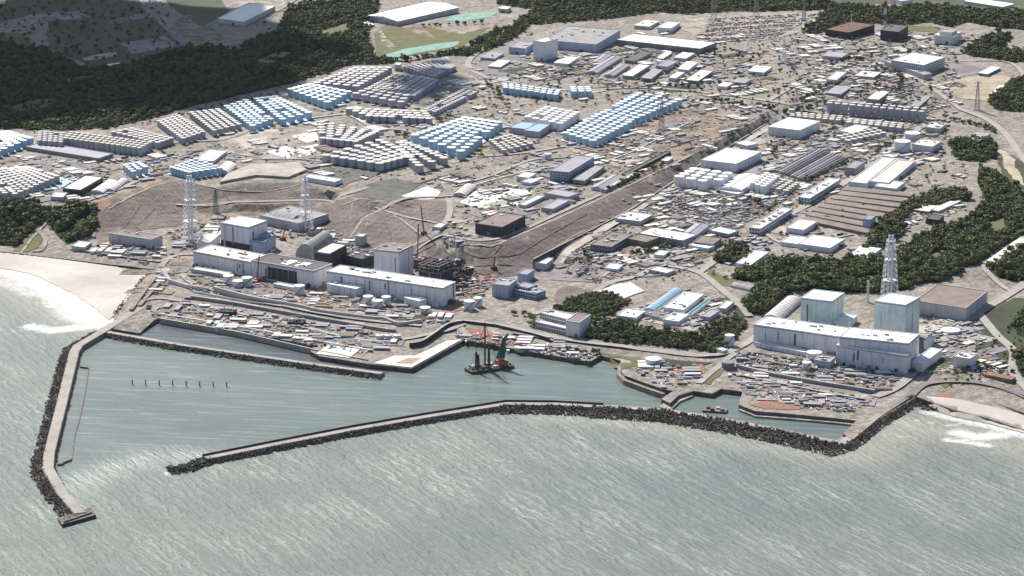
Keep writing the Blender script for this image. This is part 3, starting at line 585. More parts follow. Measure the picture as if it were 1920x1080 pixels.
# ================================================================== ROADS
for px, w, m in [([(1015, 505), (1060, 478), (1180, 402), (1310, 322), (1440, 240), (1500, 205)], 16, 'pad_concrete'), ([(300, 506), (330, 480), (400, 478)], 8, 'road_concrete'), ([(1005, 495), (1100, 432)], 5, 'road_asphalt'),
                 ([(780, 470), (830, 442), (895, 452), (955, 442), (1050, 400), (1125, 366)], 7, 'road_concrete'), ([(330, 385), (480, 379), (600, 376), (640, 368), (690, 352)], 9, 'road_concrete'),
                 ([(700, 400), (770, 372), (850, 368)], 8, 'road_concrete'), ([(842, 372), (842, 405), (815, 440), (765, 462)], 9, 'road_concrete'), ([(705, 390), (770, 410), (820, 420)], 7, 'road_concrete'),
                 ([(880, 640), (860, 604), (940, 612), (1060, 638), (1200, 655), (1330, 668), (1380, 655), (1420, 630)], 11, 'road_concrete'), ([(1310, 720), (1345, 690), (1380, 662)], 9, 'road_concrete'),
                 ([(1405, 595), (1360, 550), (1310, 512), (1240, 500), (1190, 520), (1120, 545), (1000, 590)], 11, 'road_concrete'), ([(1310, 512), (1370, 470), (1450, 420), (1560, 360), (1640, 300), (1700, 258), (1740, 230)], 12, 'road_concrete'),
                 ([(1800, 205), (1850, 225), (1885, 252), (1920, 300), (1960, 340)], 12, 'road_concrete'), ([(1925, 440), (1870, 480), (1845, 500), (1870, 530), (1900, 550)], 8, 'road_concrete'),
                 ([(1925, 530), (1880, 560), (1835, 588), (1770, 640), (1700, 712), (1640, 745)], 14, 'road_concrete'), ([(1835, 588), (1870, 630), (1900, 660), (1900, 700), (1935, 740)], 12, 'road_concrete'),
                 ([(1100, 660), (1040, 640), (960, 625)], 7, 'road_asphalt'), ([(960, 50), (900, 95), (878, 118), (890, 135), (925, 150)], 11, 'road_concrete'), ([(925, 150), (1060, 170), (1200, 165), (1330, 175), (1440, 190), (1500, 205), (1600, 215)], 10, 'road_concrete'),
                 ([(1440, 190), (1550, 130), (1640, 118), (1700, 140), (1780, 190), (1800, 205)], 10, 'road_concrete'), ([(1500, 70), (1560, 92), (1700, 92), (1790, 102), (1815, 92), (1860, 60)], 9, 'road_asphalt'),
                 ([(1720, 120), (1880, 115), (1925, 150)], 8, 'road_concrete'), ([(274, -30), (300, 22), (345, 92)], 9, 'pad_lilac'), ([(480, 42), (520, 22), (570, -10)], 7, 'pale_gravel'), ([(40, 475), (60, 448), (90, 415), (120, 390)], 4, 'pale_gravel'),
                 ([(72, 432), (85, 452), (78, 470), (60, 472)], 6, 'pale_gravel'), ([(220, 290), (330, 268), (420, 262), (500, 235), (640, 215)], 9, 'road_concrete'), ([(110, 395), (185, 370), (280, 330), (300, 320)], 9, 'road_concrete'),
                 ([(660, 215), (700, 240), (770, 248), (860, 290), (960, 290), (1060, 275)], 8, 'road_concrete'), ([(850, 350), (920, 330), (1000, 300), (1090, 290), (1180, 240), (1290, 180)], 8, 'road_concrete'), ([(780, 345), (840, 330), (900, 335)], 8, 'road_asphalt'),
                 ([(250, 575), (300, 560), (420, 582), (560, 612), (700, 640), (820, 625), (870, 608)], 9, 'road_concrete'), ([(340, 515), (380, 540), (520, 572), (660, 598), (790, 612)], 8, 'road_concrete'), ([(0, 472), (120, 486), (290, 506)], 7, 'road_asphalt'),
                 ([(130, 468), (200, 478), (300, 492)], 6, 'road_asphalt'), ([(1130, 520), (1190, 470), (1230, 440)], 6, 'road_concrete'), ([(1180, 490), (1300, 500)], 8, 'road_concrete'), ([(1425, 430), (1480, 460), (1600, 440)], 6, 'road_concrete'),
                 ([(1705, 745), (1740, 720), (1830, 718), (1920, 740), (1980, 760)], 12, 'road_asphalt')]:
    ribbon('road', px, w, m)

# ================================================================== SEA DEFENCES
rockv = []
for k in range(6):
    b = bmesh.new(); bmesh.ops.create_icosphere(b, subdivisions=1, radius=1)
    for v in b.verts: v.co *= random.uniform(.65, 1.2); v.co.z *= .8
    rockv.append(([v.co.copy() for v in b.verts], [tuple(v.index for v in f.verts) for f in b.faces])); b.free()
def tetrapod():
    b = []; f = []
    for d in [(0, 0, 1), (.94, 0, -.33), (-.47, .82, -.33), (-.47, -.82, -.33)]:
        d = Vector(d); u = d.orthogonal().normalized(); v = d.cross(u); o = len(b)
        for r, l in ((.42, 0), (.28, 1.25)):
            for k in range(4): b.append(d * l + (u * math.cos(k * math.pi / 2) + v * math.sin(k * math.pi / 2)) * r)
        f += [(o + k, o + (k + 1) % 4, o + (k + 1) % 4 + 4, o + k + 4) for k in range(4)] + [(o + 4, o + 5, o + 6, o + 7)]
    return b, f
TET = tetrapod()
def rocks(mb, pts, side, o1, o2, z1, z2, size, dens=1.0, tet=.6):
    """loose armour blocks heaped between two offsets beside a line"""
    pts = [Vector((p[0], p[1])) for p in pts]
    for a, b in zip(pts, pts[1:]):
        l = (b - a).length; t = (b - a) / l; nr = Vector((t.y, -t.x)) * side; n = int(l * (o2 - o1) / (size * size * 2.1) * dens)
        for _ in range(n):
            s = random.random() * (l + o2 * .6) - o2 * .3; k = random.random(); o = o1 + (o2 - o1) * k + random.gauss(0, size * .35)
            p = a + t * s + nr * o; z = z1 + (z2 - z1) * min(1, max(0, (o - o1) / (o2 - o1))) + random.uniform(-.6, .8)
            vs, fs = TET if random.random() < tet else random.choice(rockv); sz = size * random.uniform(.6, 1.05)
            M = Matrix.Rotation(random.random() * 6.28, 3, 'Z') @ Matrix.Rotation(random.random() * 3.1, 3, 'X')
            mb.add([(M @ v) * sz + Vector((p.x, p.y, z)) for v in vs], fs)
def breakwater(label, px, w, top, arm, wall_side=None, wz=6.0, inner=None, lowside=None, concrete='road_concrete', split=None):
    pts = [P(x, y, top) for x, y in px]; c = thing('breakwater', label, 'breakwater', (pts[0].x, pts[0].y, 0))
    part('body', sweep(pts, [(-w / 2 - 2.5, -3), (-w / 2, top), (w / 2, top), (w / 2 + 2.5, -3)]), 'sea_wall', c)
    part('roadway', sweep(pts, [(-w / 2 + .6, top + .01), (-w / 2 + .6, top + .35), (w / 2 - .6, top + .35), (w / 2 - .6, top + .01)]), concrete, c)
    if wall_side: 
        o = wall_side * (w / 2 - .6); part('parapet', sweep(pts, [(o - .7, top + .3), (o - .7, top + 2.6), (o + .7, top + 2.6), (o + .7, top + .3)]), 'wet_wall', c)
    mb = MB()
    for seg, side, o1, o2, z1, z2, size, dens in arm: rocks(mb, pts[seg[0]:seg[1]], side, o1, o2, z1, z2, size, dens)
    if mb.v: part('armour_block', mb, 'armour_rock', c, kind='stuff')
    return c
# left (south) breakwater, seen from its root to its head; offsets to the right of travel
breakwater('long pale breakwater running down the left side of the harbour to a square dark head', [(268, 574), (228, 598), (190, 622), (146, 648), (139, 660), (116, 755), (92, 850), (90, 878), (118, 925), (150, 962)], 13, 5.5,
           [((0, 3), 1, 7, 12, 3.5, 0, 1.7, 1), ((2, 7), 1, 6, 19, 4.5, 0, 1.9, 1.15), ((6, 10), 1, 6, 20, 4.5, 0, 1.9, 1.15), ((3, 9), -1, 6.5, 9, 3, .3, 1.4, .8)])
h = [P(x, y, 3) for x, y in [(108, 972), (116, 984), (180, 966), (172, 953)]]; t = thing('caisson', 'dark square concrete caisson at the tip of the left breakwater', 'caisson', (h[0].x, h[0].y, 0))
part('base', MB().prism(h, -3, 3.6), 'wet_wall', t); q = [lerp(lerp(h[0], h[3], .15), lerp(h[1], h[2], .15), .2), lerp(h[0], h[1], .8) + Vector((3, 0, 0)), lerp(h[3], h[2], .8) - Vector((3, 0, 0)), lerp(h[3], h[2], .2) - Vector((3, 0, 0))]
part('cap', MB().prism(q, 3.6, 5.0), 'armour_rock', t)
breakwater('inner breakwater with a narrow roadway crossing the harbour below the plant', [(200, 622), (330, 645), (460, 664), (590, 683), (716, 700)], 9, 4.5, [((0, 5), 1, 5, 14, 4, 0, 2.0, 1.2), ((0, 5), -1, 5, 7, 2, 0, 1.6, .8)])
breakwater('foreground breakwater with a dark parapet on the harbour side', [(385, 858), (520, 831), (660, 804), (800, 780), (950, 756), (1040, 757), (1130, 762)], 14, 5.0,
           [((0, 5), 1, 7, 16, 4.3, 0, 1.8, 1.2), ((4, 7), 1, 6, 30, 5.5, 0, 2.1, 1.25)], wall_side=-1, concrete='road_concrete')
breakwater('broad mound of dark armour blocks sheltering the small basin', [(1130, 762), (1240, 768), (1350, 785), (1470, 808), (1578, 832)], 12, 4.5,
           [((0, 5), 1, 3, 37, 6, 0, 2.2, 1.3)], concrete='pale_gravel')
breakwater('short breakwater arm climbing from the outer corner to the right hand beach', [(1578, 832), (1640, 784), (1706, 746)], 12, 4.8, [((0, 3), 1, 5, 18, 4.5, 0, 2.0, 1.3)])
t = thing('rubble_mound', 'low rubble tip of the foreground breakwater at the harbour mouth', 'rubble mound', tuple(P(330, 882, 0)))
mb = MB(); rocks(mb, PP([(322, 884), (350, 880), (396, 862)], 0), 1, -9, 12, 3.2, .4, 2.6, 1.6); rocks(mb, PP([(322, 884), (350, 880), (396, 862)], 0), 1, -7, 7, 3.6, 3, 2.4, 1.0); part('armour_block', mb, 'armour_rock', t, kind='stuff')
# revetments
def revet(label, px, o1, o2, z, size=2.0, dens=1.0, side=1):
    t = thing('revetment', label, 'revetment', (*P(*px[0])[:2], 0)); mb = MB(); rocks(mb, PP(px, 0), side, o1, o2, z, 0, size, dens); part('armour_block', mb, 'armour_rock', t, kind='stuff')
revet('dark rock revetment between the surf beach and the plant corner', [(290, 506), (262, 530), (238, 560), (218, 590)], -3, 5, 4, 2, 1.2)
revet('rocks at the foot of the coast road above the left beach', [(-50, 472), (60, 484), (180, 498), (285, 512)], -3, 3, 3, 1.6, 1)
revet('tumbled dark rocks where the right hand beach begins', [(1690, 752), (1720, 748), (1742, 770)], -8, 8, 2, 2.4, 1)
revet('rock bank beside the inner basin under the plant corner', [(262, 612), (285, 604), (300, 600)], -6, 6, 3, 1.8, 1)
for lab, px, z, w in [('pale stepped seawall above the right hand beach', [(1745, 736), (1800, 738), (1860, 752), (1925, 775)], 6, 3), ('curved concrete wall along the coast road on the far right', [(1760, 722), (1830, 720), (1900, 736), (1960, 760)], 8, 3),
                      ('pale curved groyne round the white tank spit', [(1162, 688), (1160, 700), (1172, 712), (1210, 726), (1245, 738)], 6.2, 5),
                      ('grey concrete seawall walled corner behind the left beach', [(290, 520), (270, 545), (246, 580)], 8.5, 5), ('second seawall strip beside the left beach corner', [(304, 520), (288, 540), (262, 572)], 8.0, 5)]:
    pts = [P(x, y, z) for x, y in px]; t = thing('seawall', lab, 'seawall', (pts[0].x, pts[0].y, 0)); part('wall', sweep(pts, [(-w / 2, -1), (-w / 2, z), (w / 2, z), (w / 2, -1)]), 'sea_wall', t)
# causeway and spits of the small basin
for px, m in [([(1236, 762), (1262, 742), (1285, 735), (1300, 742), (1275, 752), (1256, 770)], 'pale_gravel'), ([(1385, 768), (1400, 756), (1470, 766), (1560, 775), (1620, 780), (1606, 797), (1560, 792), (1480, 785), (1415, 780)], 'pale_gravel'),
              ([(1260, 772), (1330, 785), (1450, 805), (1570, 825), (1584, 815), (1600, 800), (1612, 804), (1580, 836), (1460, 812), (1340, 792), (1250, 778)], 'pale_gravel')]:
    q = PP(px, 2.2); mb = MB().prism([(p.x, p.y) for p in q], -2, 2.2); struct('spit', mb, m)
# long low quay edge and flood walls on the plant side
def wall_line(label, px, h, w, m='pale_wall', cat='flood wall', sm=False):
    pts = [Vector(G(x, y)) for x, y in px]; p2 = smooth([Vector((p.x, p.y)) for p in pts], 4) if sm else [Vector((p.x, p.y)) for p in pts]
    z = min(p.z for p in pts); zt = max(p.z for p in pts) + h
    t = thing('flood_wall', label, cat, (pts[0].x, pts[0].y, z)); part('wall', sweep(p2, [(-w / 2, z - 1), (-w / 2, zt), (w / 2, zt), (w / 2, z - 1)]), m, t)
    part('coping', sweep(p2, [(-w / 2 - .3, zt), (-w / 2 - .3, zt + .4), (w / 2 + .3, zt + .4), (w / 2 + .3, zt)]), 'pad_concrete', t)
wall_line('long grey flood wall in front of the turbine halls', [(402, 546), (470, 562), (560, 576), (600, 586), (690, 598), (720, 600), (748, 610), (790, 604)], 4, 3.5, 'pale_wall', sm=True)
wall_line('lower grey flood wall between the quay yard and the turbine halls', [(358, 560), (440, 572), (540, 590), (640, 606), (720, 620), (742, 622)], 3, 3, 'grey_wall', sm=True)
wall_line('bent white flood wall at the left corner of the plant', [(306, 512), (318, 530), (352, 540), (390, 545)], 4, 4, 'white_wall')
wall_line('dark wall curving down to the quay beside the red ground', [(868, 606), (840, 612), (815, 632), (790, 648), (768, 652)], 4, 3, 'dark_wall', sm=True)
wall_line('dark retaining wall along the coast road behind the red ground', [(862, 604), (930, 612), (1000, 630), (1030, 640)], 3, 2, 'dark_wall')
wall_line('stepped grey intake wall in front of the right hand plant', [(1385, 690), (1450, 706), (1540, 722), (1640, 738)], 4, 3, 'grey_wall'); wall_line('lower intake channel wall at the right hand plant', [(1375, 704), (1450, 720), (1560, 742), (1620, 752)], 3, 3, 'dark_wall')
wall_line('concrete fence line along the foot of the great slope', [(1000, 505), (1180, 398), (1310, 314), (1436, 234)], 1.6, 1.2, 'dark_wall')
wall_line('quay edge kerb along the inner basin', [(300, 606), (450, 632), (590, 657), (690, 676)], 1.2, 2, 'pad_concrete')
wall_line('dark quay wall below the red ground', [(872, 645), (1000, 664), (1100, 683)], 1.2, 2, 'dark_wall')
# ================================================================== TANKS
def tank_protos(kind, shell, roof, dome=.06):
    s = MB().cyl(0, 0, -.12, .5, 1.12, 20, cap=False); 
    s.box((.515, 0, .45), (.02, 0, 0), (0, .035, 0), (0, 0, .5))          # ladder cage
    r = MB().cyl(0, 0, .985, .515, .02, 20, cone=dome); r.cyl(0, 0, 1.0 + dome * .75, .06, .05, 8)
    for k in range(3):
        a = k * 2.1 + .4; r.abox(.33 * math.cos(a), .33 * math.sin(a), 1.0 + dome * .2, .08, .08, .05)
    return s.mesh(kind, shell), r.mesh('roof', roof)
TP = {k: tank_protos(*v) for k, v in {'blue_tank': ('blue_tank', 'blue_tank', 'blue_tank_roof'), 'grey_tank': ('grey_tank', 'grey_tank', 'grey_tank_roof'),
      'white_tank': ('white_tank', 'white_tank', 'white_tank_roof'), 'cream_tank': ('cream_tank', 'grey_tank', 'cream_tank_roof'), 'shaded_grey_tank': ('shaded_grey_tank', 'shaded_grey_tank', 'shaded_grey_tank_roof')}.items()}
TANKS = []
def cluster(kind, label, q, wpx, h, fill=.88, drop=0.0, pad='pad_concrete', skip=None):
    """tanks in rows; q = roof-centre pixels of the four corner tanks, wpx = tank spacing across, in pixels"""
    z0 = G(sum(p[0] for p in q) / 4, sum(p[1] for p in q) / 4 + 3).z
    w = [P(x, y, z0 + h) for x, y in q]; c0 = sum(w, Vector()) / 4; sp = wpx * (c0 - CAMP).length / FPX
    lu = ((w[1] - w[0]).length + (w[2] - w[3]).length) / 2; lv = ((w[3] - w[0]).length + (w[2] - w[1]).length) / 2
    fu = 1 + .36 * abs((w[1] - w[0]).normalized().y); fv = 1 + .36 * abs((w[3] - w[0]).normalized().y); nu = max(2, round(lu / sp / fu) + 1); nv = max(2, round(lv / sp / fv) + 1); d = min(sp * .9, lu / (nu - 1), lv / (nv - 1))
    ps = []
    for j in range(nv):
        for i in range(nu):
            if skip and (i, j) in skip: continue
            if drop and random.random() < drop: continue
            p = quadpt(w, i / (nu - 1), j / (nv - 1)); zz = zat(p.x, p.y)
            TANKS.append((kind, label, p.x, p.y, zz, d, h + z0 - zz if abs(z0 - zz) < 4 else h))
    if pad:
        c = sum(w, Vector()) / 4; ring = [c + (p - c) * (1 + d * .95 / max((p - c).length, 1)) for p in w]
        a = sum(ring[i].x * ring[(i + 1) % 4].y - ring[(i + 1) % 4].x * ring[i].y for i in range(4))
        if abs(a) > 200:
            try: drape('tank_pad', [(p.x, p.y) for p in ring], pad, step=20, lift=.4)
            except Exception as e: print('pad', e)
CL = [
 ('blue_tank', 'pale blue tank in the stepped block between the dark wood and the shaded grey tanks', [(546, 166), (614, 190), (652, 171), (582, 157)], 16, 13, 'pad_blue'),
 ('grey_tank', 'grey tank in the large block at the edge of the dark wood behind the cream roofed tanks', [(595, 154), (668, 160), (728, 126), (668, 126)], 16, 13, 'pad_lilac'),
 ('cream_tank', 'small cream roofed tank in the tight block at the top of the tank farm', [(695, 163), (738, 168), (788, 143), (742, 138)], 11, 10, 'pad_lilac'),
 ('shaded_grey_tank', 'small shaded tank to the right of the cream roofed block', [(746, 172), (775, 178), (818, 150), (792, 144)], 11, 10, 'pad_lilac'),
 ('shaded_grey_tank', 'broad shaded tank in the rows just below the cream roofed block', [(668, 174), (752, 190), (762, 178), (690, 166)], 16, 12, 'pad_lilac'),
 ('shaded_grey_tank', 'little shaded tank in the far packed block beside the bend of the road', [(760, 124), (812, 142), (850, 124), (838, 108)], 9.5, 9, 'pad_lilac'),
 ('shaded_grey_tank', 'little dark tank in the thin strip right of the empty shaded pad', [(800, 204), (815, 208), (890, 172), (872, 166)], 10, 8, 'pad_lilac'),
 ('grey_tank', 'pale roofed grey tank in the curved double row below the shaded block', [(655, 203), (692, 216), (804, 221), (795, 208)], 16, 11, 'pad_white'),
 ('grey_tank', 'grey tank in the block beside the white sheeted pads', [(601, 228), (606, 258), (666, 264), (704, 246)], 15.5, 12, 'pad_lilac'),
 ('grey_tank', 'grey tank in the big stepped block above the black sheeting', [(612, 290), (712, 305), (770, 290), (712, 262)], 19, 13, 'pad_lilac'),
 ('grey_tank', 'grey tank in the triangular block left of the tallest pale blue tanks', [(786, 309), (832, 295), (757, 264), (742, 270)], 17, 13, 'pad_lilac'),
 ('blue_tank', 'large pale blue tank in the wedge shaped block in the middle of the tank farm', [(778, 252), (864, 282), (934, 228), (872, 220)], 18, 14, 'pad_white'),
 ('cream_tank', 'small mottled tank in the brownish block beside the wedge of blue tanks', [(922, 262), (945, 280), (994, 268), (958, 252)], 12, 8, 'pad_lilac'),
 ('white_tank', 'tall cream white tank in the tight block above the blue roofed sheds', [(990, 218), (1050, 230), (1080, 210), (1026, 200)], 15.5, 14, 'pad_concrete'),
 ('blue_tank', 'ice blue tank in the long diagonal block right of the cream white tanks', [(1062, 248), (1112, 262), (1178, 228), (1122, 214)], 16, 13, 'pad_white'),
 ('blue_tank', 'ice blue tank in the upper end of the long diagonal block', [(1132, 210), (1182, 224), (1272, 186), (1198, 174)], 16, 13, 'pad_white'),
 ('blue_tank', 'bright blue tank in the double row beside the dark pond', [(946, 156), (948, 163), (1042, 176), (1046, 169)], 12, 12, 'pad_lilac'),
 ('blue_tank', 'bright blue tank in the little group right of the double row', [(1074, 163), (1076, 170), (1104, 170), (1102, 163)], 13, 12, None),
 ('grey_tank', 'tall grey white tank in the long straight row at the far right', [(1560, 188), (1556, 192), (1728, 208), (1732, 203)], 12.5, 17, None),
 ('blue_tank', 'blue tank in the block against the left edge of the photo', [(-32, 248), (-30, 292), (56, 258), (14, 246)], 15, 12, 'pad_blue'),
 ('shaded_grey_tank', 'shaded grey tank between the blue block and the long cream row', [(76, 246), (74, 262), (114, 265), (116, 249)], 10, 13, 'pad_lilac'),
 ('cream_tank', 'cream roofed tank in the long solid row above the empty lilac pad', [(136, 247), (124, 258), (262, 276), (280, 266)], 10.5, 14, 'pad_lilac'),
 ('grey_tank', 'grey tank at the left end of the rows under the dark wood', [(214, 246), (248, 240), (320, 258), (296, 266)], 12, 11, 'pad_lilac'),
 ('grey_tank', 'grey tank in the second block of rows under the dark wood', [(300, 226), (334, 216), (380, 246), (344, 258)], 11.5, 11, 'pad_lilac'),
 ('grey_tank', 'grey tank in the third block of rows under the dark wood', [(360, 210), (408, 204), (448, 232), (402, 243)], 11.5, 11, 'pad_lilac'),
 ('blue_tank', 'white topped blue tank in the left one of two long blocks under the wood', [(426, 198), (460, 187), (506, 222), (474, 234)], 14.5, 12, 'pad_blue'),
 ('blue_tank', 'white topped blue tank in the right one of two long blocks under the wood', [(482, 184), (516, 180), (578, 210), (530, 222)], 15, 12, 'pad_blue'),
 ('grey_tank', 'pinkish grey tank in the wide block at the lower left above the coastal wood', [(-26, 320), (52, 312), (106, 329), (28, 362)], 12.5, 12, 'pad_lilac'),
 ('grey_tank', 'pinkish grey tank on the left edge of the photo above the coastal wood', [(-40, 330), (-26, 322), (24, 358), (-20, 366)], 12.5, 12, None),
 ('blue_tank', 'pale blue tank at the top of the wide pinkish block on the left', [(8, 314), (20, 310), (44, 314), (36, 320)], 12, 12, None),
 ('blue_tank', 'pale blue tank in the small square block beside the white sheds', [(236, 309), (250, 320), (272, 312), (260, 304)], 12, 13, 'pad_white'),
 ('blue_tank', 'sky blue tank in the oval block on the edge of the brown slope', [(324, 313), (356, 322), (412, 314), (368, 297)], 11.5, 12, 'pad_blue'),
 ('white_tank', 'tall white tank in the block in front of the large white warehouse', [(1274, 330), (1340, 342), (1364, 324), (1302, 316)], 21, 17, 'pad_concrete'),
 ('white_tank', 'white tank in the pair of rows right of the gabled white warehouse', [(1412, 342), (1432, 348), (1456, 330), (1438, 324)], 13, 14, 'pad_concrete'),
 ('cream_tank', 'squat cream tank in the cluster at the end of the white rows', [(1446, 350), (1474, 356), (1494, 342), (1470, 337)], 12, 8, 'pad_concrete'),
 ('grey_tank', 'grey tank in the low rows behind the cream yard tanks', [(1594, 222), (1592, 228), (1686, 238), (1690, 231)], 12, 9, None),
 ('cream_tank', 'cream tank in the mixed yard below the long grey row', [(1484, 210), (1486, 216), (1572, 224), (1576, 217)], 11, 7, None),
 ('cream_tank', 'cream tank in the mixed yard beside the white tent hall', [(1575, 254), (1590, 262), (1656, 248), (1640, 240)], 13, 7, None),
]
for k, lab, q, wpx, h, pad in CL: cluster(k, lab, q, wpx, h, pad=pad, drop=.02)
print('tanks', len(TANKS))
GROUPS = {'blue_tank': 'pale blue water tanks of the tank farm', 'grey_tank': 'grey water tanks of the tank farm', 'white_tank': 'white water tanks of the tank farm', 'cream_tank': 'cream roofed tanks of the tank farm', 'shaded_grey_tank': 'shaded grey tanks of the tank farm'}
def group_of(lab): return 'row of ' + lab
for kind in TP:
    lst = sorted([t for t in TANKS if t[0] == kind], key=lambda t: t[3]); me, mr = TP[kind]
    for t in lst[:300]:
        o = link(kind, me, None, (t[2], t[3], t[4])); s = random.uniform(.985, 1.015); o.scale = (t[5] * s, t[5] * s, t[6]); o.rotation_euler.z = random.random() * .3 - .6; props(o, t[1], 'tank', t[1].replace(' tank ', ' tanks ', 1))
        r = link('roof', mr, o)
    if len(lst) > 300:
        a = MB(); b = MB()
        for t in lst[300:]: a.cyl(t[2], t[3], t[4] - .5, t[5] / 2, t[6] + .5, 14, cap=False); b.cyl(t[2], t[3], t[4] + t[6] * .985, t[5] * .515, .2, 14, cone=t[5] * .05)
        c = props(link('distant_tanks', a.mesh('distant_tanks', me.materials[0])), 'rest of the distant ' + GROUPS[kind], None, None, 'stuff')
        props(link('roof', b.mesh('roof', mr.materials[0]), c), None, None, None, 'stuff')
def big_tank(label, px, py, dpx, hpx, shell='white_tank', roof='white_tank_roof', cone=.08, base=True):
    """single tank: px, py = roof centre, size in photo pixels"""
    g = G(px, py + hpx); s = ppm(g) / .968; d = dpx / s; h = hpx / s * 1.03; p = P(px, py, g.z + h)
    t = thing('storage_tank', label, 'tank', (p.x, p.y, g.z)); m = MB().cyl(p.x, p.y, g.z - 1, d / 2, h + 1, 32, cap=False)
    part('shell', m, shell, t); r = MB().cyl(p.x, p.y, g.z + h - .3, d / 2 + .25, .35, 32, cone=d * cone); r.cyl(p.x, p.y, g.z + h + d * cone * .6, d * .06, d * .05, 10); part('roof', r, roof, t)
    if base: part('plinth', MB().cyl(p.x, p.y, g.z - 1, d / 2 + 1.5, 1.6, 24), 'pad_concrete', t)
    st = MB()
    for k in range(14):
        a = -2.4 + k * .13; st.box((p.x + (d / 2 + .5) * math.cos(a), p.y + (d / 2 + .5) * math.sin(a), g.z + h * (k + .5) / 14), (.6, 0, 0), (0, .6, 0), (0, 0, h / 28))
    part('stair', st, 'joint', t)
    rl = MB()
    for k in range(24):
        a = k * math.pi / 12; b = a + math.pi / 12; rr = d / 2 + .1
        rl.bar((p.x + rr * math.cos(a), p.y + rr * math.sin(a), g.z + h + 1), (p.x + rr * math.cos(b), p.y + rr * math.sin(b), g.z + h + 1), .08)
    part('railing', rl, 'joint', t)
for a in [('broad white tank standing alone on the green spit by the harbour', 1225, 672, 30, 12), ('white tank beside the trees left of the right hand turbine halls', 1368, 628, 18, 20), ('large white tank left of its twin in the far yard', 1692, 264, 31, 19),
          ('large white tank just behind its twin in the far yard', 1711, 249, 29, 12), ('single white tank in front of the middle turbine hall', 561, 535, 20, 17), ('white tank on the left of the trio before the left turbine hall', 428, 516, 20, 16),
          ('white tank on the right of the trio before the left turbine hall', 463, 520, 20, 16), ('squat white tank in the middle of the trio before the left turbine hall', 446, 526, 20, 12), ('white tank left of the clustered tanks before the long white hall', 690, 555, 19, 17), ('squat white tank in the cluster before the long white hall', 708, 563, 20, 14),
          ('white tank right of the cluster before the long white hall', 724, 556, 17, 16), ('small white tank near the right end of the long white hall', 797, 576, 20, 12), ('white tank beside the red ground right of the long hall', 880, 564, 20, 16), ('taller white tank behind the one beside the red ground', 896, 558, 17, 16),
          ('low wide white tank beside the right hand reactor yard', 1782, 618, 36, 6), ('domed white tank at the joint of the right hand turbine halls', 1527, 660, 28, 14), ('small domed white tank in front of the right hand turbine halls', 1513, 679, 17, 12),
          ('low grey round tank at the left end of the intake channel', 1365, 678, 24, 12), ('small white tank beside the pale workshop yard', 1163, 478, 12, 10), ('squat blue grey tank beside the long workshop road', 1027, 288, 14, 10)]:
    big_tank(*a, shell='grey_wall' if 'grey round' in a[0] else 'white_tank', roof='grey_roof' if 'grey round' in a[0] else 'white_tank_roof', cone=.14 if 'domed' in a[0] else .05)
for i, x in enumerate((712, 728, 745)):
    g = G(x, 636); t = thing('horizontal_tank', ['leftmost', 'middle', 'rightmost'][i] + ' white round tank of the three beside the quay yard', 'tank', g)
    part('shell', MB().cyl(g.x, g.y, g.z, 5.2, 6, 20, cone=1.5), 'white_tank', t); part('manhole', MB().cyl(g.x, g.y, g.z + 7.2, 1, .8, 10), 'joint', t)

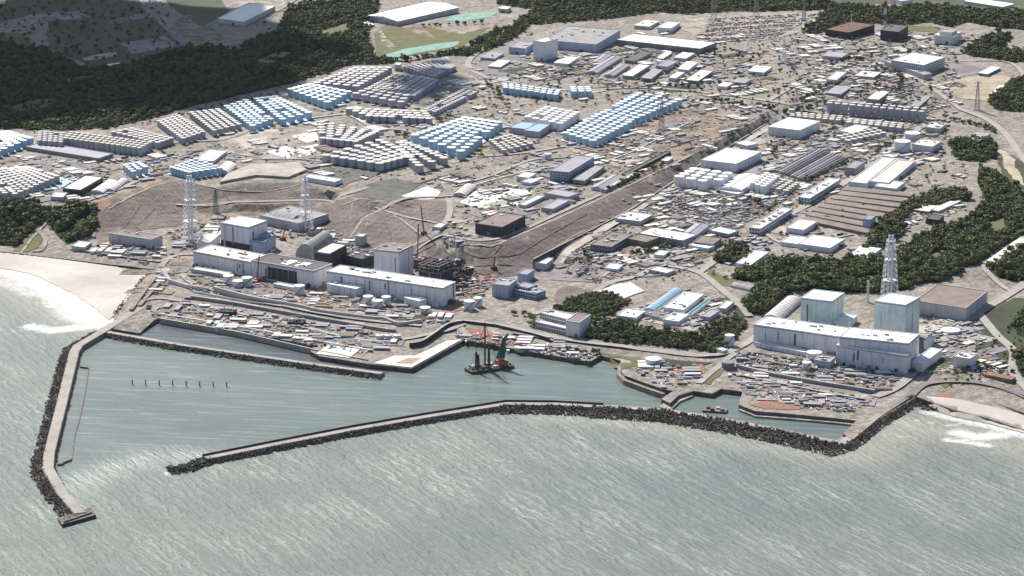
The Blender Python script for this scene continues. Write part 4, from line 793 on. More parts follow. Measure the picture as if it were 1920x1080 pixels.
# ================================================================== BUILDINGS
def building(label, L, F, Rr, h, roof='pale_roof', wall='pale_wall', style='flat', cat='building', seams=0, win=0, vents=0, doors=0, parapet=True, name='building', zbase=None, square=True):
    """roof corners in the photograph: left, front (nearest) and right"""
    g0 = G(F[0], F[1]); g = G(F[0], F[1] + h * ppm(g0)); z0 = g.z if zbase is None else zbase; zt = z0 + h
    l, f, r = P(*L, zt), P(*F, zt), P(*Rr, zt); u = l - f; v = r - f
    if square:                                    # true the corner up to a right angle, keeping the widths seen
        cr = u.normalized().dot(v.normalized())
        if abs(cr) < .93:
            a, b = (u, v) if u.length > v.length else (v, u); an = a.normalized(); b2 = (b - an * b.dot(an) * .75)
            if a is u: v = b2 
            else: u = b2
            l = f + u; r = f + v
    k = f + u + v; C4 = [f, r, k, l]; c = (l + r) / 2
    if (u.x * v.y - u.y * v.x) > 0: C4 = [f, l, k, r]
    t = thing(name, label, cat, (c.x, c.y, z0)); un, vn = u.normalized(), v.normalized(); out_u, out_v = -vn, -un   # outward of face f-l, f-r
    def inset(d): return [p + (c - p).normalized() * d for p in C4]
    flat = [(p.x, p.y) for p in C4]
    if style in ('flat', 'tent'): part('wall', MB().prism(flat, z0 - 3, zt - .05), wall, t)
    if style == 'flat':
        rf = MB().prism([(p.x, p.y) for p in inset(-.35)], zt - .05, zt + .35); part('roof', rf, roof, t)
        if parapet:
            mb = MB(); I = inset(.3)
            for i in range(4):
                a, b = I[i], I[(i + 1) % 4]; mb.bar(Vector((a.x, a.y, zt + .75)), Vector((b.x, b.y, zt + .75)), .42)
            part('parapet', mb, wall, t)
    elif style in ('gable', 'barrel'):
        long_u = u.length > v.length; A = v if long_u else u; B = u if long_u else v; H0 = h * (.30 if style == 'gable' else .5); mb = MB(); n = 2 if style == 'gable' else 10; part('wall', MB().prism(flat, z0 - 3, zt - H0), wall, t)
        prof = []
        for i in range(n + 1):
            s = i / n; zz = (1 - abs(2 * s - 1)) if style == 'gable' else math.sin(math.pi * s) ** .7
            prof.append((s, zt - H0 + H0 * zz))
        o = [f + A * s for s, _ in prof]; e1 = [(p.x - B.normalized().x * .4, p.y - B.normalized().y * .4, z) for p, (s, z) in zip(o, prof)]; e2 = [(p.x + B.x * 1.004, p.y + B.y * 1.004, z) for p, (s, z) in zip(o, prof)]
        mb.add(e1 + e2, [(i, i + 1, i + n + 2, i + n + 1) for i in range(n)] + [tuple(range(n + 1)), tuple(range(n + 1, 2 * n + 2))[::-1]]); part('roof', mb, roof, t)
        if style == 'gable':
            rb = MB(); a = f + A / 2; rb.bar((a.x, a.y, zt + .1), (a.x + B.x, a.y + B.y, zt + .1), .35); part('ridge_cap', rb, 'joint', t)
        elif B.length > 20:
            rb = MB(); nn = int(B.length / 9)
            for q in range(1, nn):
                for i in range(n):
                    p1 = o[i] + B * q / nn; p2 = o[i + 1] + B * q / nn; rb.bar((p1.x, p1.y, prof[i][1] + .1), (p2.x, p2.y, prof[i + 1][1] + .1), .18)
            part('roof_rib', rb, 'joint', t)
    elif style == 'tent':
        hh = h * .22; ce = inset(min(u.length, v.length) * .32); vs = [(p.x, p.y, zt) for p in inset(-.4)] + [(p.x, p.y, zt + hh) for p in ce]
        part('roof', MB().add(vs, [(0, 1, 5, 4), (1, 2, 6, 5), (2, 3, 7, 6), (3, 0, 4, 7), (4, 5, 6, 7)]), roof, t)
    faces = [(f, u, un, -vn + un * 0), (f, v, vn, -un)]
    top = zt - (h * .32 if style in ('gable', 'barrel') else .2)
    if seams:
        mb = MB()
        for p0, e, en, on in faces:
            n = max(1, int(e.length / seams)); on = Vector((en.y, -en.x, 0)); on = on if on.dot(c - p0) < 0 else -on
            for i in range(1, n):
                p = p0 + e * i / n + on * .08; mb.box((p.x, p.y, (z0 + top) / 2), en * .16, on * .1, (0, 0, (top - z0) / 2))
        if mb.v: part('wall_joint', mb, 'joint', t)
    if win:
        sh = h / win
        for s in range(win):
            for p0, e, en, on in faces:
                on = Vector((en.y, -en.x, 0)); on = on if on.dot(c - p0) < 0 else -on; n = max(1, int(e.length / 4.2))
                mb = MB(); zc = z0 + sh * (s + .56)
                for i in range(n):
                    p = p0 + e * (i + .5) / n + on * .04; mb.box((p.x, p.y, zc), en * 1.45, on * .08, (0, 0, sh * .24))
                part('window_row', mb, 'window_glass', t)
    if doors:
        for i in range(doors):
            p0, e, en, on = faces[i % 2]; on = Vector((en.y, -en.x, 0)); on = on if on.dot(c - p0) < 0 else -on
            p = p0 + e * random.uniform(.15, .85) + on * .06; w = min(e.length * .2, random.uniform(1.8, 3.5)); hh = min(h * .55, random.uniform(3.5, 6)); part('shutter_door', MB().box((p.x, p.y, z0 + hh / 2), en * w, on * .12, (0, 0, hh / 2)), random.choice(['louvre', 'dark_wall', 'joint']), t)
    if cat == 'turbine hall' or cat == 'reactor building':
        for p0, e, en, on in faces:
            on = Vector((en.y, -en.x, 0)); on = on if on.dot(c - p0) < 0 else -on
            for i in range(int(e.length / 11)):
                p = p0 + e * random.random() * .96 + on * random.uniform(1.5, 4); hh = random.uniform(2, 6); part('plant_equipment', MB().box((p.x, p.y, z0 + hh / 2), en * random.uniform(1, 3.5), on * random.uniform(.8, 1.6), (0, 0, hh / 2)), random.choice(['grey_wall', 'dark_wall', 'steel', 'white_wall', 'brown_wall']), t)
            for i in range(int(e.length / 24)):
                p = p0 + e * random.uniform(.06, .94); w_ = random.uniform(.5, 1.6); z1, z2 = sorted((random.uniform(.1, .5), random.uniform(.6, .97))); part(random.choice(['duct', 'louvre', 'duct']), MB().box((p.x, p.y, z0 + h * (z1 + z2) / 2), en * w_, on * .35, (0, 0, h * (z2 - z1) / 2)), random.choice(['joint', 'louvre', 'pale_wall']), t)
            ev = MB(); q = p0 + e / 2 + on * .15; ev.box((q.x, q.y, top - .9), e / 2 * .995, on * .12, (0, 0, .45)); part('eaves_band', ev, 'joint', t)
    if vents and style == 'flat':
        for i in range(vents):
            p = f + u * random.uniform(.12, .88) + v * random.uniform(.15, .85); s = random.uniform(1.5, 4.5); hv = random.uniform(1, 2.6)
            a = math.atan2(un.y, un.x); part('roof_unit', MB().abox(p.x, p.y, zt + .35, s * random.uniform(1, 2), s, hv, a), random.choice(['pale_wall', 'grey_wall', 'white_wall']), t)
    FOOT.append((f.copy(), u.copy(), v.copy()))
    return t, (f, u, v, z0, zt, c)
FOOT = []
B = building
W_ = dict(roof='white_roof', wall='white_wall')
# --- turbine halls and reactor buildings, left group
B('white left end of the long turbine hall row', (362, 472), (470, 492), (490, 477), 21, vents=8, seams=14, doors=2, cat='turbine hall', roof='cream_roof', wall='white_wall')
t, g = B('damaged middle turbine hall with dark opening and patched brown roof', (471, 489), (588, 509), (618, 495), 24, roof='dark_roof', wall='white_wall', vents=5, seams=16, cat='turbine hall')
f, u, v, z0, zt, c = g; un = u.normalized(); vn = v.normalized(); on = -vn
for a, w in ((.30, .13), (.52, .12)):
    p = f + u * a + v * .45; part('white_roof_panel', MB().abox(p.x, p.y, zt + .4, u.length * w, v.length * .55, .5, math.atan2(un.y, un.x)), 'white_roof', t)
p = f + u * .49 + Vector((un.y, -un.x, 0)) * (.1 if Vector((un.y, -un.x, 0)).dot(v) < 0 else -.1)
part('wall_opening', MB().box((p.x, p.y, z0 + 11), un * u.length * .225, vn * .3, (0, 0, 8.5)), 'dark_wall', t)
for i in range(5):
    q = p + un * u.length * (i - 2) * .09 - vn * .45; part('column', MB().box((q.x, q.y, z0 + 11), un * .6, vn * .4, (0, 0, 7)), 'brown_wall', t)
B('long white turbine hall at the right end of the left row', (612, 509), (830, 541), (851, 529), 25, seams=12, doors=3, vents=12, cat='turbine hall', **W_)
B('white annex at the foot of the long white turbine hall', (613, 533), (668, 543), (678, 537), 12, vents=2, seams=9, **W_); B('small white annex box near the right end of the long hall', (757, 559), (786, 566), (795, 560), 9, vents=1, **W_)
B('pale annex below the dark opening of the middle hall', (512, 533), (560, 542), (566, 538), 5, wall='white_wall'); B('narrow grey annex below the left turbine hall', (358, 505), (425, 516), (430, 511), 5, wall='pale_wall')
t, g = B('white covered reactor building standing on a dark lower storey', (414, 418), (466, 427), (492, 413), 40, cat='reactor building', seams=10, **W_)
f, u, v, z0, zt, c = g; q = [p + (p - c) * .012 for p in (f, f + v, f + u + v, f + u)]; part('dark_base', MB().prism([(p.x, p.y) for p in (q if (u.x * v.y - u.y * v.x) < 0 else q[::-1])], z0 - 3, z0 + 15), 'dark_wall', t)
B('blue grey stepped extension attached to the white reactor cover', (470, 448), (495, 455), (517, 439), 20, roof='lilac_roof', wall='blue_wall', doors=1, vents=2, cat='reactor building'); B('small lower step of the blue grey extension', (480, 436), (500, 441), (512, 433), 24, roof='lilac_roof', wall='blue_wall')
B('grey barrel roofed reactor cover between the white boxes', (561, 450), (590, 459), (628, 435), 32, roof='grey_roof', wall='grey_wall', style='barrel', cat='reactor building', seams=8)
B('dark block with a pale roof right of the barrel roofed cover', (596, 470), (618, 477), (650, 460), 22, roof='pale_roof', wall='dark_wall', doors=2); B('dark machine block right of the pale roofed block', (642, 478), (678, 487), (698, 476), 12, roof='dark_roof', wall='dark_wall', vents=6); B('dark wreckage block between the brown roofed reactor and its neighbour', (775, 486), (792, 490), (800, 482), 12, roof='rust', wall='dark_wall', vents=4)
B('low dark block below the barrel roofed cover', (560, 474), (600, 482), (612, 474), 14, roof='brown_roof', wall='dark_wall')
B('square white reactor building with a brown roof', (697, 470), (748, 473), (775, 460), 42, roof='brown_roof', wall='white_wall', seams=12, cat='reactor building', doors=1, vents=3)
t, g = B('dark brown wreck of the rightmost reactor building of the left group', (786, 506), (822, 512), (850, 500), 18, roof='dark_roof', wall='dark_wall', cat='reactor building', parapet=False)
f, u, v, z0, zt, c = g; fr = MB(); rb = MB(); sc_ = MB()
for i in range(5):
    for j in range(4):
        p = f + u * i / 4 + v * j / 3; fr.bar((p.x, p.y, zt), (p.x, p.y, zt + 9), .4)
        if i < 4: p2 = f + u * (i + 1) / 4 + v * j / 3; [fr.bar((p.x, p.y, zt + k), (p2.x, p2.y, zt + k), .35) for k in (4.5, 9)]
        if j < 3: p2 = f + u * i / 4 + v * (j + 1) / 3; [fr.bar((p.x, p.y, zt + k), (p2.x, p2.y, zt + k), .35) for k in (4.5, 9)]
for _ in range(260):
    p = f + u * random.random() + v * random.random(); (rb if random.random() < .82 else sc_).box((p.x, p.y, zt + random.random() * 8), Vector([random.uniform(-2.4, 2.4) for _ in range(3)]), Vector([random.uniform(-1, 1) for _ in range(3)]), Vector([random.uniform(-.8, .8) for _ in range(3)]))
for _ in range(340):
    px_ = random.choice([(random.uniform(778, 872), random.uniform(486, 532)), (random.uniform(845, 885), random.uniform(505, 555))]); p = G(*px_); (rb if random.random() < .88 else sc_).box((p.x, p.y, p.z + random.random() * 3), Vector([random.uniform(-3.4, 3.4), random.uniform(-3.4, 3.4), random.uniform(-1, 1)]), Vector([random.uniform(-1.2, 1.2) for _ in range(3)]), Vector([random.uniform(-.8, .8), random.uniform(-.8, .8), random.uniform(.3, 2)]))
part('steel_frame', fr, 'steel', t); part('rubble', rb, 'wreck', t, kind='stuff'); part('red_debris', sc_, 'red_paint', t, kind='stuff')
B('long pale service building with tanks on its roof behind the reactors', (486, 404), (560, 420), (594, 397), 12, roof='grey_roof', wall='pale_wall', vents=9, seams=14); B('grey barrel roofed hall on the service building', (500, 400), (545, 408), (560, 398), 16, roof='grey_roof', wall='grey_wall', style='barrel')
B('roofless pale grey building at the left end of the plant', (204, 438), (283, 450), (303, 442), 14, roof='brown_roof', wall='pale_wall', seams=18, vents=3, doors=2); B('low yellow roofed shed at the left end of the plant', (140, 458), (158, 465), (172, 455), 5, roof='cream_roof')
B('white lattice clad hall beside the left tower', (372, 452), (392, 457), (412, 440), 12, roof='pale_roof', wall='white_wall'); B('slim grey building left of the white boxed reactor', (668, 442), (680, 445), (688, 440), 14, wall='pale_wall')
# --- right hand plant
B('white and pale green reactor building, the smaller of the right pair', (1502, 559), (1560, 566), (1583, 550), 36, seams=18, cat='reactor building', roof='white_roof', wall='mint_wall'); B('taller white and pale green reactor building beside the right tower', (1638, 566), (1698, 573), (1725, 558), 52, seams=18, cat='reactor building', roof='white_roof', wall='mint_wall')
B('left white turbine hall of the right hand plant', (1413, 609), (1574, 632), (1594, 616), 26, seams=15, vents=9, doors=2, cat='turbine hall', **W_); B('right white turbine hall of the right hand plant', (1574, 632), (1704, 645), (1732, 628), 36, seams=12, vents=7, cat='turbine hall', **W_)
B('lower white wing of the right turbine hall', (1568, 648), (1701, 668), (1706, 662), 24, seams=12, doors=2, cat='turbine hall', **W_); B('long low white annex right of the turbine halls', (1714, 676), (1730, 683), (1766, 656), 11, **W_); B('white block behind the right corner of the turbine hall', (1735, 638), (1742, 643), (1752, 632), 10, **W_)
B('low white pipe gallery before the left turbine hall of the right plant', (1416, 643), (1510, 662), (1514, 657), 5, seams=8, **W_); B('small pale cube building on the far right of the plant', (1788, 668), (1818, 674), (1833, 665), 13, vents=3, doors=1, wall='white_wall')
B('wide flat building with a brown roof behind the right reactor', (1726, 557), (1811, 579), (1852, 547), 17, roof='brown_roof', wall='pale_wall', seams=20, doors=1); B('long grey barrel roofed hall behind the right hand plant', (1434, 585), (1461, 592), (1503, 556), 9, roof='pale_roof', wall='pale_wall', style='barrel')
B('low pale roofed block between the two right hand reactor buildings', (1560, 600), (1590, 607), (1608, 592), 8, **W_); B('grey pump block before the right hand turbine halls', (1530, 672), (1556, 680), (1566, 670), 8, roof='grey_roof', wall='pale_wall', vents=5)
# --- harbour side offices
B('office building with rows of windows by the harbour road, left wing', (1012, 587), (1062, 599), (1072, 590), 15, win=4, wall='white_wall', vents=2, cat='office building'); B('lower front wing of the harbour office', (1004, 604), (1062, 617), (1066, 612), 8, win=2, wall='white_wall', cat='office building')
B('square block with a brown roof at the end of the harbour office', (1064, 600), (1086, 606), (1107, 591), 19, roof='brown_roof', wall='white_wall', cat='office building', doors=1); B('blue grey tower block of the waste treatment buildings', (927, 530), (953, 537), (970, 525), 17, roof='grey_roof', wall='blue_wall', seams=6, vents=3)
B('low terraced grey office beside the treatment tower block', (962, 543), (1004, 552), (1018, 544), 8, roof='grey_roof', wall='blue_wall', win=2, vents=3); B('second storey of the terraced grey office', (965, 536), (990, 541), (1004, 534), 11, roof='grey_roof', wall='blue_wall', win=2)
B('narrow blue grey block behind the treatment tower', (974, 511), (988, 516), (1002, 506), 11, roof='lilac_roof', wall='blue_wall'); B('small white topped block at the foot of the great slope', (1006, 490), (1024, 496), (1038, 485), 9, wall='pale_wall')
# --- platform complex
B('long blue barrel roofed hall on the raised platform', (1210, 573), (1228, 579), (1281, 541), 7, roof='blue_roof', wall='white_wall', style='barrel'); B('wide white hall with dots of skylights on the raised platform', (1247, 575), (1281, 582), (1320, 552), 6, vents=6, **W_)
B('thin teal roofed hall on the raised platform', (1290, 584), (1298, 587), (1332, 562), 6, roof='teal_roof', wall='white_wall', style='gable'); B('white flat building at the left corner of the raised platform', (1160, 590), (1192, 597), (1210, 584), 5, vents=2, **W_)
B('white lilac building at the front corner of the raised platform', (1246, 598), (1272, 604), (1292, 590), 6, vents=2, **W_); B('grey shed right of the raised platform halls', (1315, 592), (1330, 596), (1349, 583), 5, roof='lilac_roof'); B('beige roofed shed near the right corner of the platform', (1346, 577), (1360, 580), (1377, 566), 5, roof='cream_roof')
B('brown topped low building between the platform halls', (1205, 588), (1240, 597), (1252, 588), 4, roof='brown_roof', vents=3)
B('white hut beside the tank near the right hand trees', (1343, 655), (1356, 659), (1361, 655), 4, **W_); B('white arched hall at the edge of the dark trees', (1383, 492), (1407, 498), (1442, 473), 7, vents=0, **W_); B('grey arched bunker half hidden by trees', (1370, 531), (1406, 539), (1413, 533), 6, roof='grey_roof', style='barrel')
# --- left yard
B('white roofed shed with dark walls left of the arched tents', (124, 350), (151, 357), (193, 333), 9, roof='white_roof', wall='dark_wall', doors=1); B('white arched tent beside the dark walled shed', (173, 352), (193, 357), (222, 338), 7, roof='white_roof', style='barrel'); B('grey arched tent behind the white arched tent', (200, 350), (214, 354), (242, 334), 6, roof='pale_roof', style='barrel')
B('small cream shed at the end of the blue floored pad', (98, 366), (118, 371), (126, 362), 5, roof='cream_roof'); B('white tarpaulin roofed shed above the sky blue tanks', (372, 297), (400, 303), (425, 284), 4, **W_); B('cream round roofed tent right of the sky blue tanks', (406, 312), (428, 318), (444, 304), 9, roof='white_roof', wall='white_wall', style='barrel')
B('white roofed shed on the edge of the black sheeting', (568, 332), (628, 342), (636, 336), 6, **W_); B('brown roofed dark building on the terrace above the slope', (897, 417), (942, 427), (985, 405), 14, roof='brown_roof', wall='dark_wall', doors=2, vents=2)
B('grey arched shelter beside the terrace road', (853, 357), (873, 362), (893, 345), 7, roof='pale_roof', style='barrel'); B('small white roofed block on the terrace', (812, 425), (826, 428), (838, 420), 4); B('low pale roofed rack of long grey containers on the left', (48, 276), (185, 298), (202, 287), 5, roof='lilac_roof', wall='grey_wall', seams=8)
B('blue roofed shed left of its twin below the cream white tanks', (957, 238), (985, 243), (1008, 232), 9, roof='blue_roof', wall='pale_wall'); B('blue roofed shed right of its twin below the cream white tanks', (986, 243), (1010, 248), (1031, 234), 9, roof='blue_roof', wall='pale_wall')
# --- middle yard
B('blue grey office building with long rows of windows on the terrace', (1032, 320), (1066, 324), (1114, 295), 15, roof='lilac_roof', wall='blue_wall', win=4, cat='office building'); B('low dark annex behind the blue grey office', (1076, 336), (1096, 340), (1134, 312), 6, roof='grey_roof', wall='grey_wall')
B('lilac roofed hall at the top of the slope', (1112, 346), (1131, 351), (1170, 328), 7, roof='lilac_roof', wall='pale_wall', style='gable'); B('thin white green roofed shed along the top of the slope', (1128, 354), (1134, 357), (1196, 325), 4); B('long dark flat shed beside the slope top', (1168, 326), (1174, 329), (1258, 285), 4, roof='dark_roof', wall='dark_wall')
B('small white shed at the top end of the slope', (1242, 300), (1251, 303), (1262, 296), 4, **W_); B('lilac roofed flat building on the terrace', (1019, 362), (1065, 370), (1083, 362), 6, roof='lilac_roof', wall='pale_wall'); B('thin pale shed behind the lilac flat building', (975, 382), (985, 386), (1022, 368), 4)
B('grey sloping shed near the foot of the terrace', (1018, 388), (1036, 393), (1068, 376), 5, roof='lilac_roof'); B('white shed beside the terrace road', (970, 330), (990, 334), (1006, 326), 5, **W_); B('small white hut below the shed beside the terrace road', (980, 340), (996, 344), (1012, 338), 4, **W_)
B('large white warehouse in front of the white tent hall', (1315, 300), (1380, 308), (1428, 285), 13, seams=12, **W_); B('small white roofed block behind the large white warehouse', (1377, 268), (1400, 274), (1418, 269), 6, **W_); B('gabled white warehouse among the white tanks', (1350, 346), (1391, 352), (1430, 327), 11, style='gable', **W_)
B('low white front porch of the gabled white warehouse', (1343, 357), (1383, 365), (1388, 360), 4, **W_); B('pale flat office on the upper workshop yard', (1155, 409), (1200, 416), (1225, 403), 6, vents=3, wall='pale_wall'); B('grey brown flat office of the workshop yard', (1110, 457), (1146, 464), (1186, 440), 9, roof='brown_roof', wall='grey_wall', win=2, vents=7, cat='office building')
B('brown building between the flat office and the white hall', (1175, 448), (1212, 455), (1230, 445), 8, roof='brown_roof', wall='brown_wall'); B('broad white flat hall of the workshop yard', (1196, 438), (1280, 452), (1302, 440), 9, vents=4, roof='white_roof', wall='grey_wall', seams=12); B('lilac gabled hall behind the broad white hall', (1283, 431), (1307, 437), (1329, 420), 9, roof='lilac_roof', wall='pale_wall', style='gable')
B('low white building right of the lilac gabled hall', (1329, 432), (1366, 440), (1378, 432), 6, wall='grey_wall', roof='white_roof'); B('brown roofed hall right of the broad white hall', (1303, 452), (1337, 459), (1353, 447), 7, roof='brown_roof', wall='grey_wall'); B('white porch before the brown roofed hall', (1291, 460), (1328, 467), (1334, 461), 5, **W_)
B('white hut in the lower workshop yard', (1228, 476), (1244, 480), (1255, 472), 4, **W_); B('small white roof beside the workshop tank', (1138, 500), (1158, 506), (1168, 497), 4, **W_); B('pale teal roofed shed in the workshop yard', (1216, 506), (1250, 513), (1262, 506), 4, roof='pad_white')
# --- right yard
B('long dormered lilac hall, the upper of two', (1500, 368), (1518, 373), (1575, 337), 9, roof='pale_roof', wall='white_wall', win=2, vents=12); B('long dormered lilac hall, the lower of two', (1408, 425), (1425, 430), (1485, 392), 9, roof='pale_roof', wall='white_wall', win=2, vents=12); B('dark grey cube shed at the head of the yard road', (1586, 313), (1603, 317), (1622, 304), 11, roof='grey_roof', wall='grey_wall')
B('long white hall, left one of the adjoining pair', (1592, 341), (1624, 345), (1687, 298), 8, roof='pale_roof', wall='white_wall'); B('long white hall, right one of the adjoining pair', (1628, 339), (1666, 344), (1715, 303), 8, roof='pale_roof', wall='white_wall', doors=1); B('lilac white extension in front of the adjoining halls', (1645, 346), (1680, 355), (1697, 342), 7, wall='white_wall')
B('tall pale box at the corner of the brown slabs', (1619, 410), (1632, 413), (1642, 405), 15, roof='lilac_roof', wall='blue_wall'); B('white shed on the left of the brown slabs', (1478, 425), (1507, 432), (1532, 416), 7, **W_); B('white hall below the brown slabs', (1500, 455), (1556, 466), (1584, 449), 7, **W_)
B('lower white wing left of the hall below the brown slabs', (1465, 453), (1500, 459), (1520, 447), 5, **W_); B('white tent hall with a broad sloping edged roof', (1443, 236), (1500, 244), (1538, 227), 15, style='tent', **W_); B('small white roof in the mixed yard behind the tent hall', (1573, 246), (1601, 250), (1632, 238), 6, **W_)
B('white building joined to the large twin tanks', (1716, 268), (1748, 276), (1765, 266), 10, vents=4, wall='white_wall'); B('lilac shed roof at the edge of the ridge trees', (1812, 258), (1838, 264), (1858, 250), 6, roof='lilac_roof'); B('pale block with pipes behind the twin tanks', (1738, 236), (1762, 242), (1775, 232), 8, vents=6)
for i in range(8):                                # long brown storage slabs
    a = i / 8; L = lerp(Vector((1590, 350)), Vector((1497, 412)), a); Q = lerp(Vector((1716, 362)), Vector((1622, 440)), a); d = (Vector((1497, 412)) - Vector((1590, 350))) / 8 * .84
    B(['rearmost brown storage slab roof', 'second brown slab roof from the rear', 'third brown slab roof from the rear', 'fourth brown slab roof from the rear', 'fourth brown slab roof from the front', 'third brown slab roof from the front', 'second brown slab roof from the front', 'foremost brown storage slab roof'][i] + ' in the striped field',
      tuple(L + d), tuple(Q + d), tuple(Q), 4, roof='brown_roof', wall='brown_wall', parapet=False, cat='storage slab', name='storage_slab')
for i in range(11):                               # grey cask racks
    a = i / 11; L = lerp(Vector((1455, 318)), Vector((1515, 338)), a); Q = lerp(Vector((1530, 276)), Vector((1592, 296)), a)
    o = Vector((4, 1.2)); B('%s grey storage rack in the striped yard' % ['leftmost', 'second', 'third', 'fourth', 'fifth', 'middle', 'fifth from the right', 'fourth from the right', 'third from the right', 'second from the right', 'rightmost'][i], tuple(L), tuple(L + o), tuple(Q + o), 4, roof=['grey_roof', 'pale_roof', 'lilac_roof', 'grey_roof', 'dark_roof', 'pale_roof'][i % 6], wall='grey_wall', style='barrel', cat='storage rack', name='storage_rack')
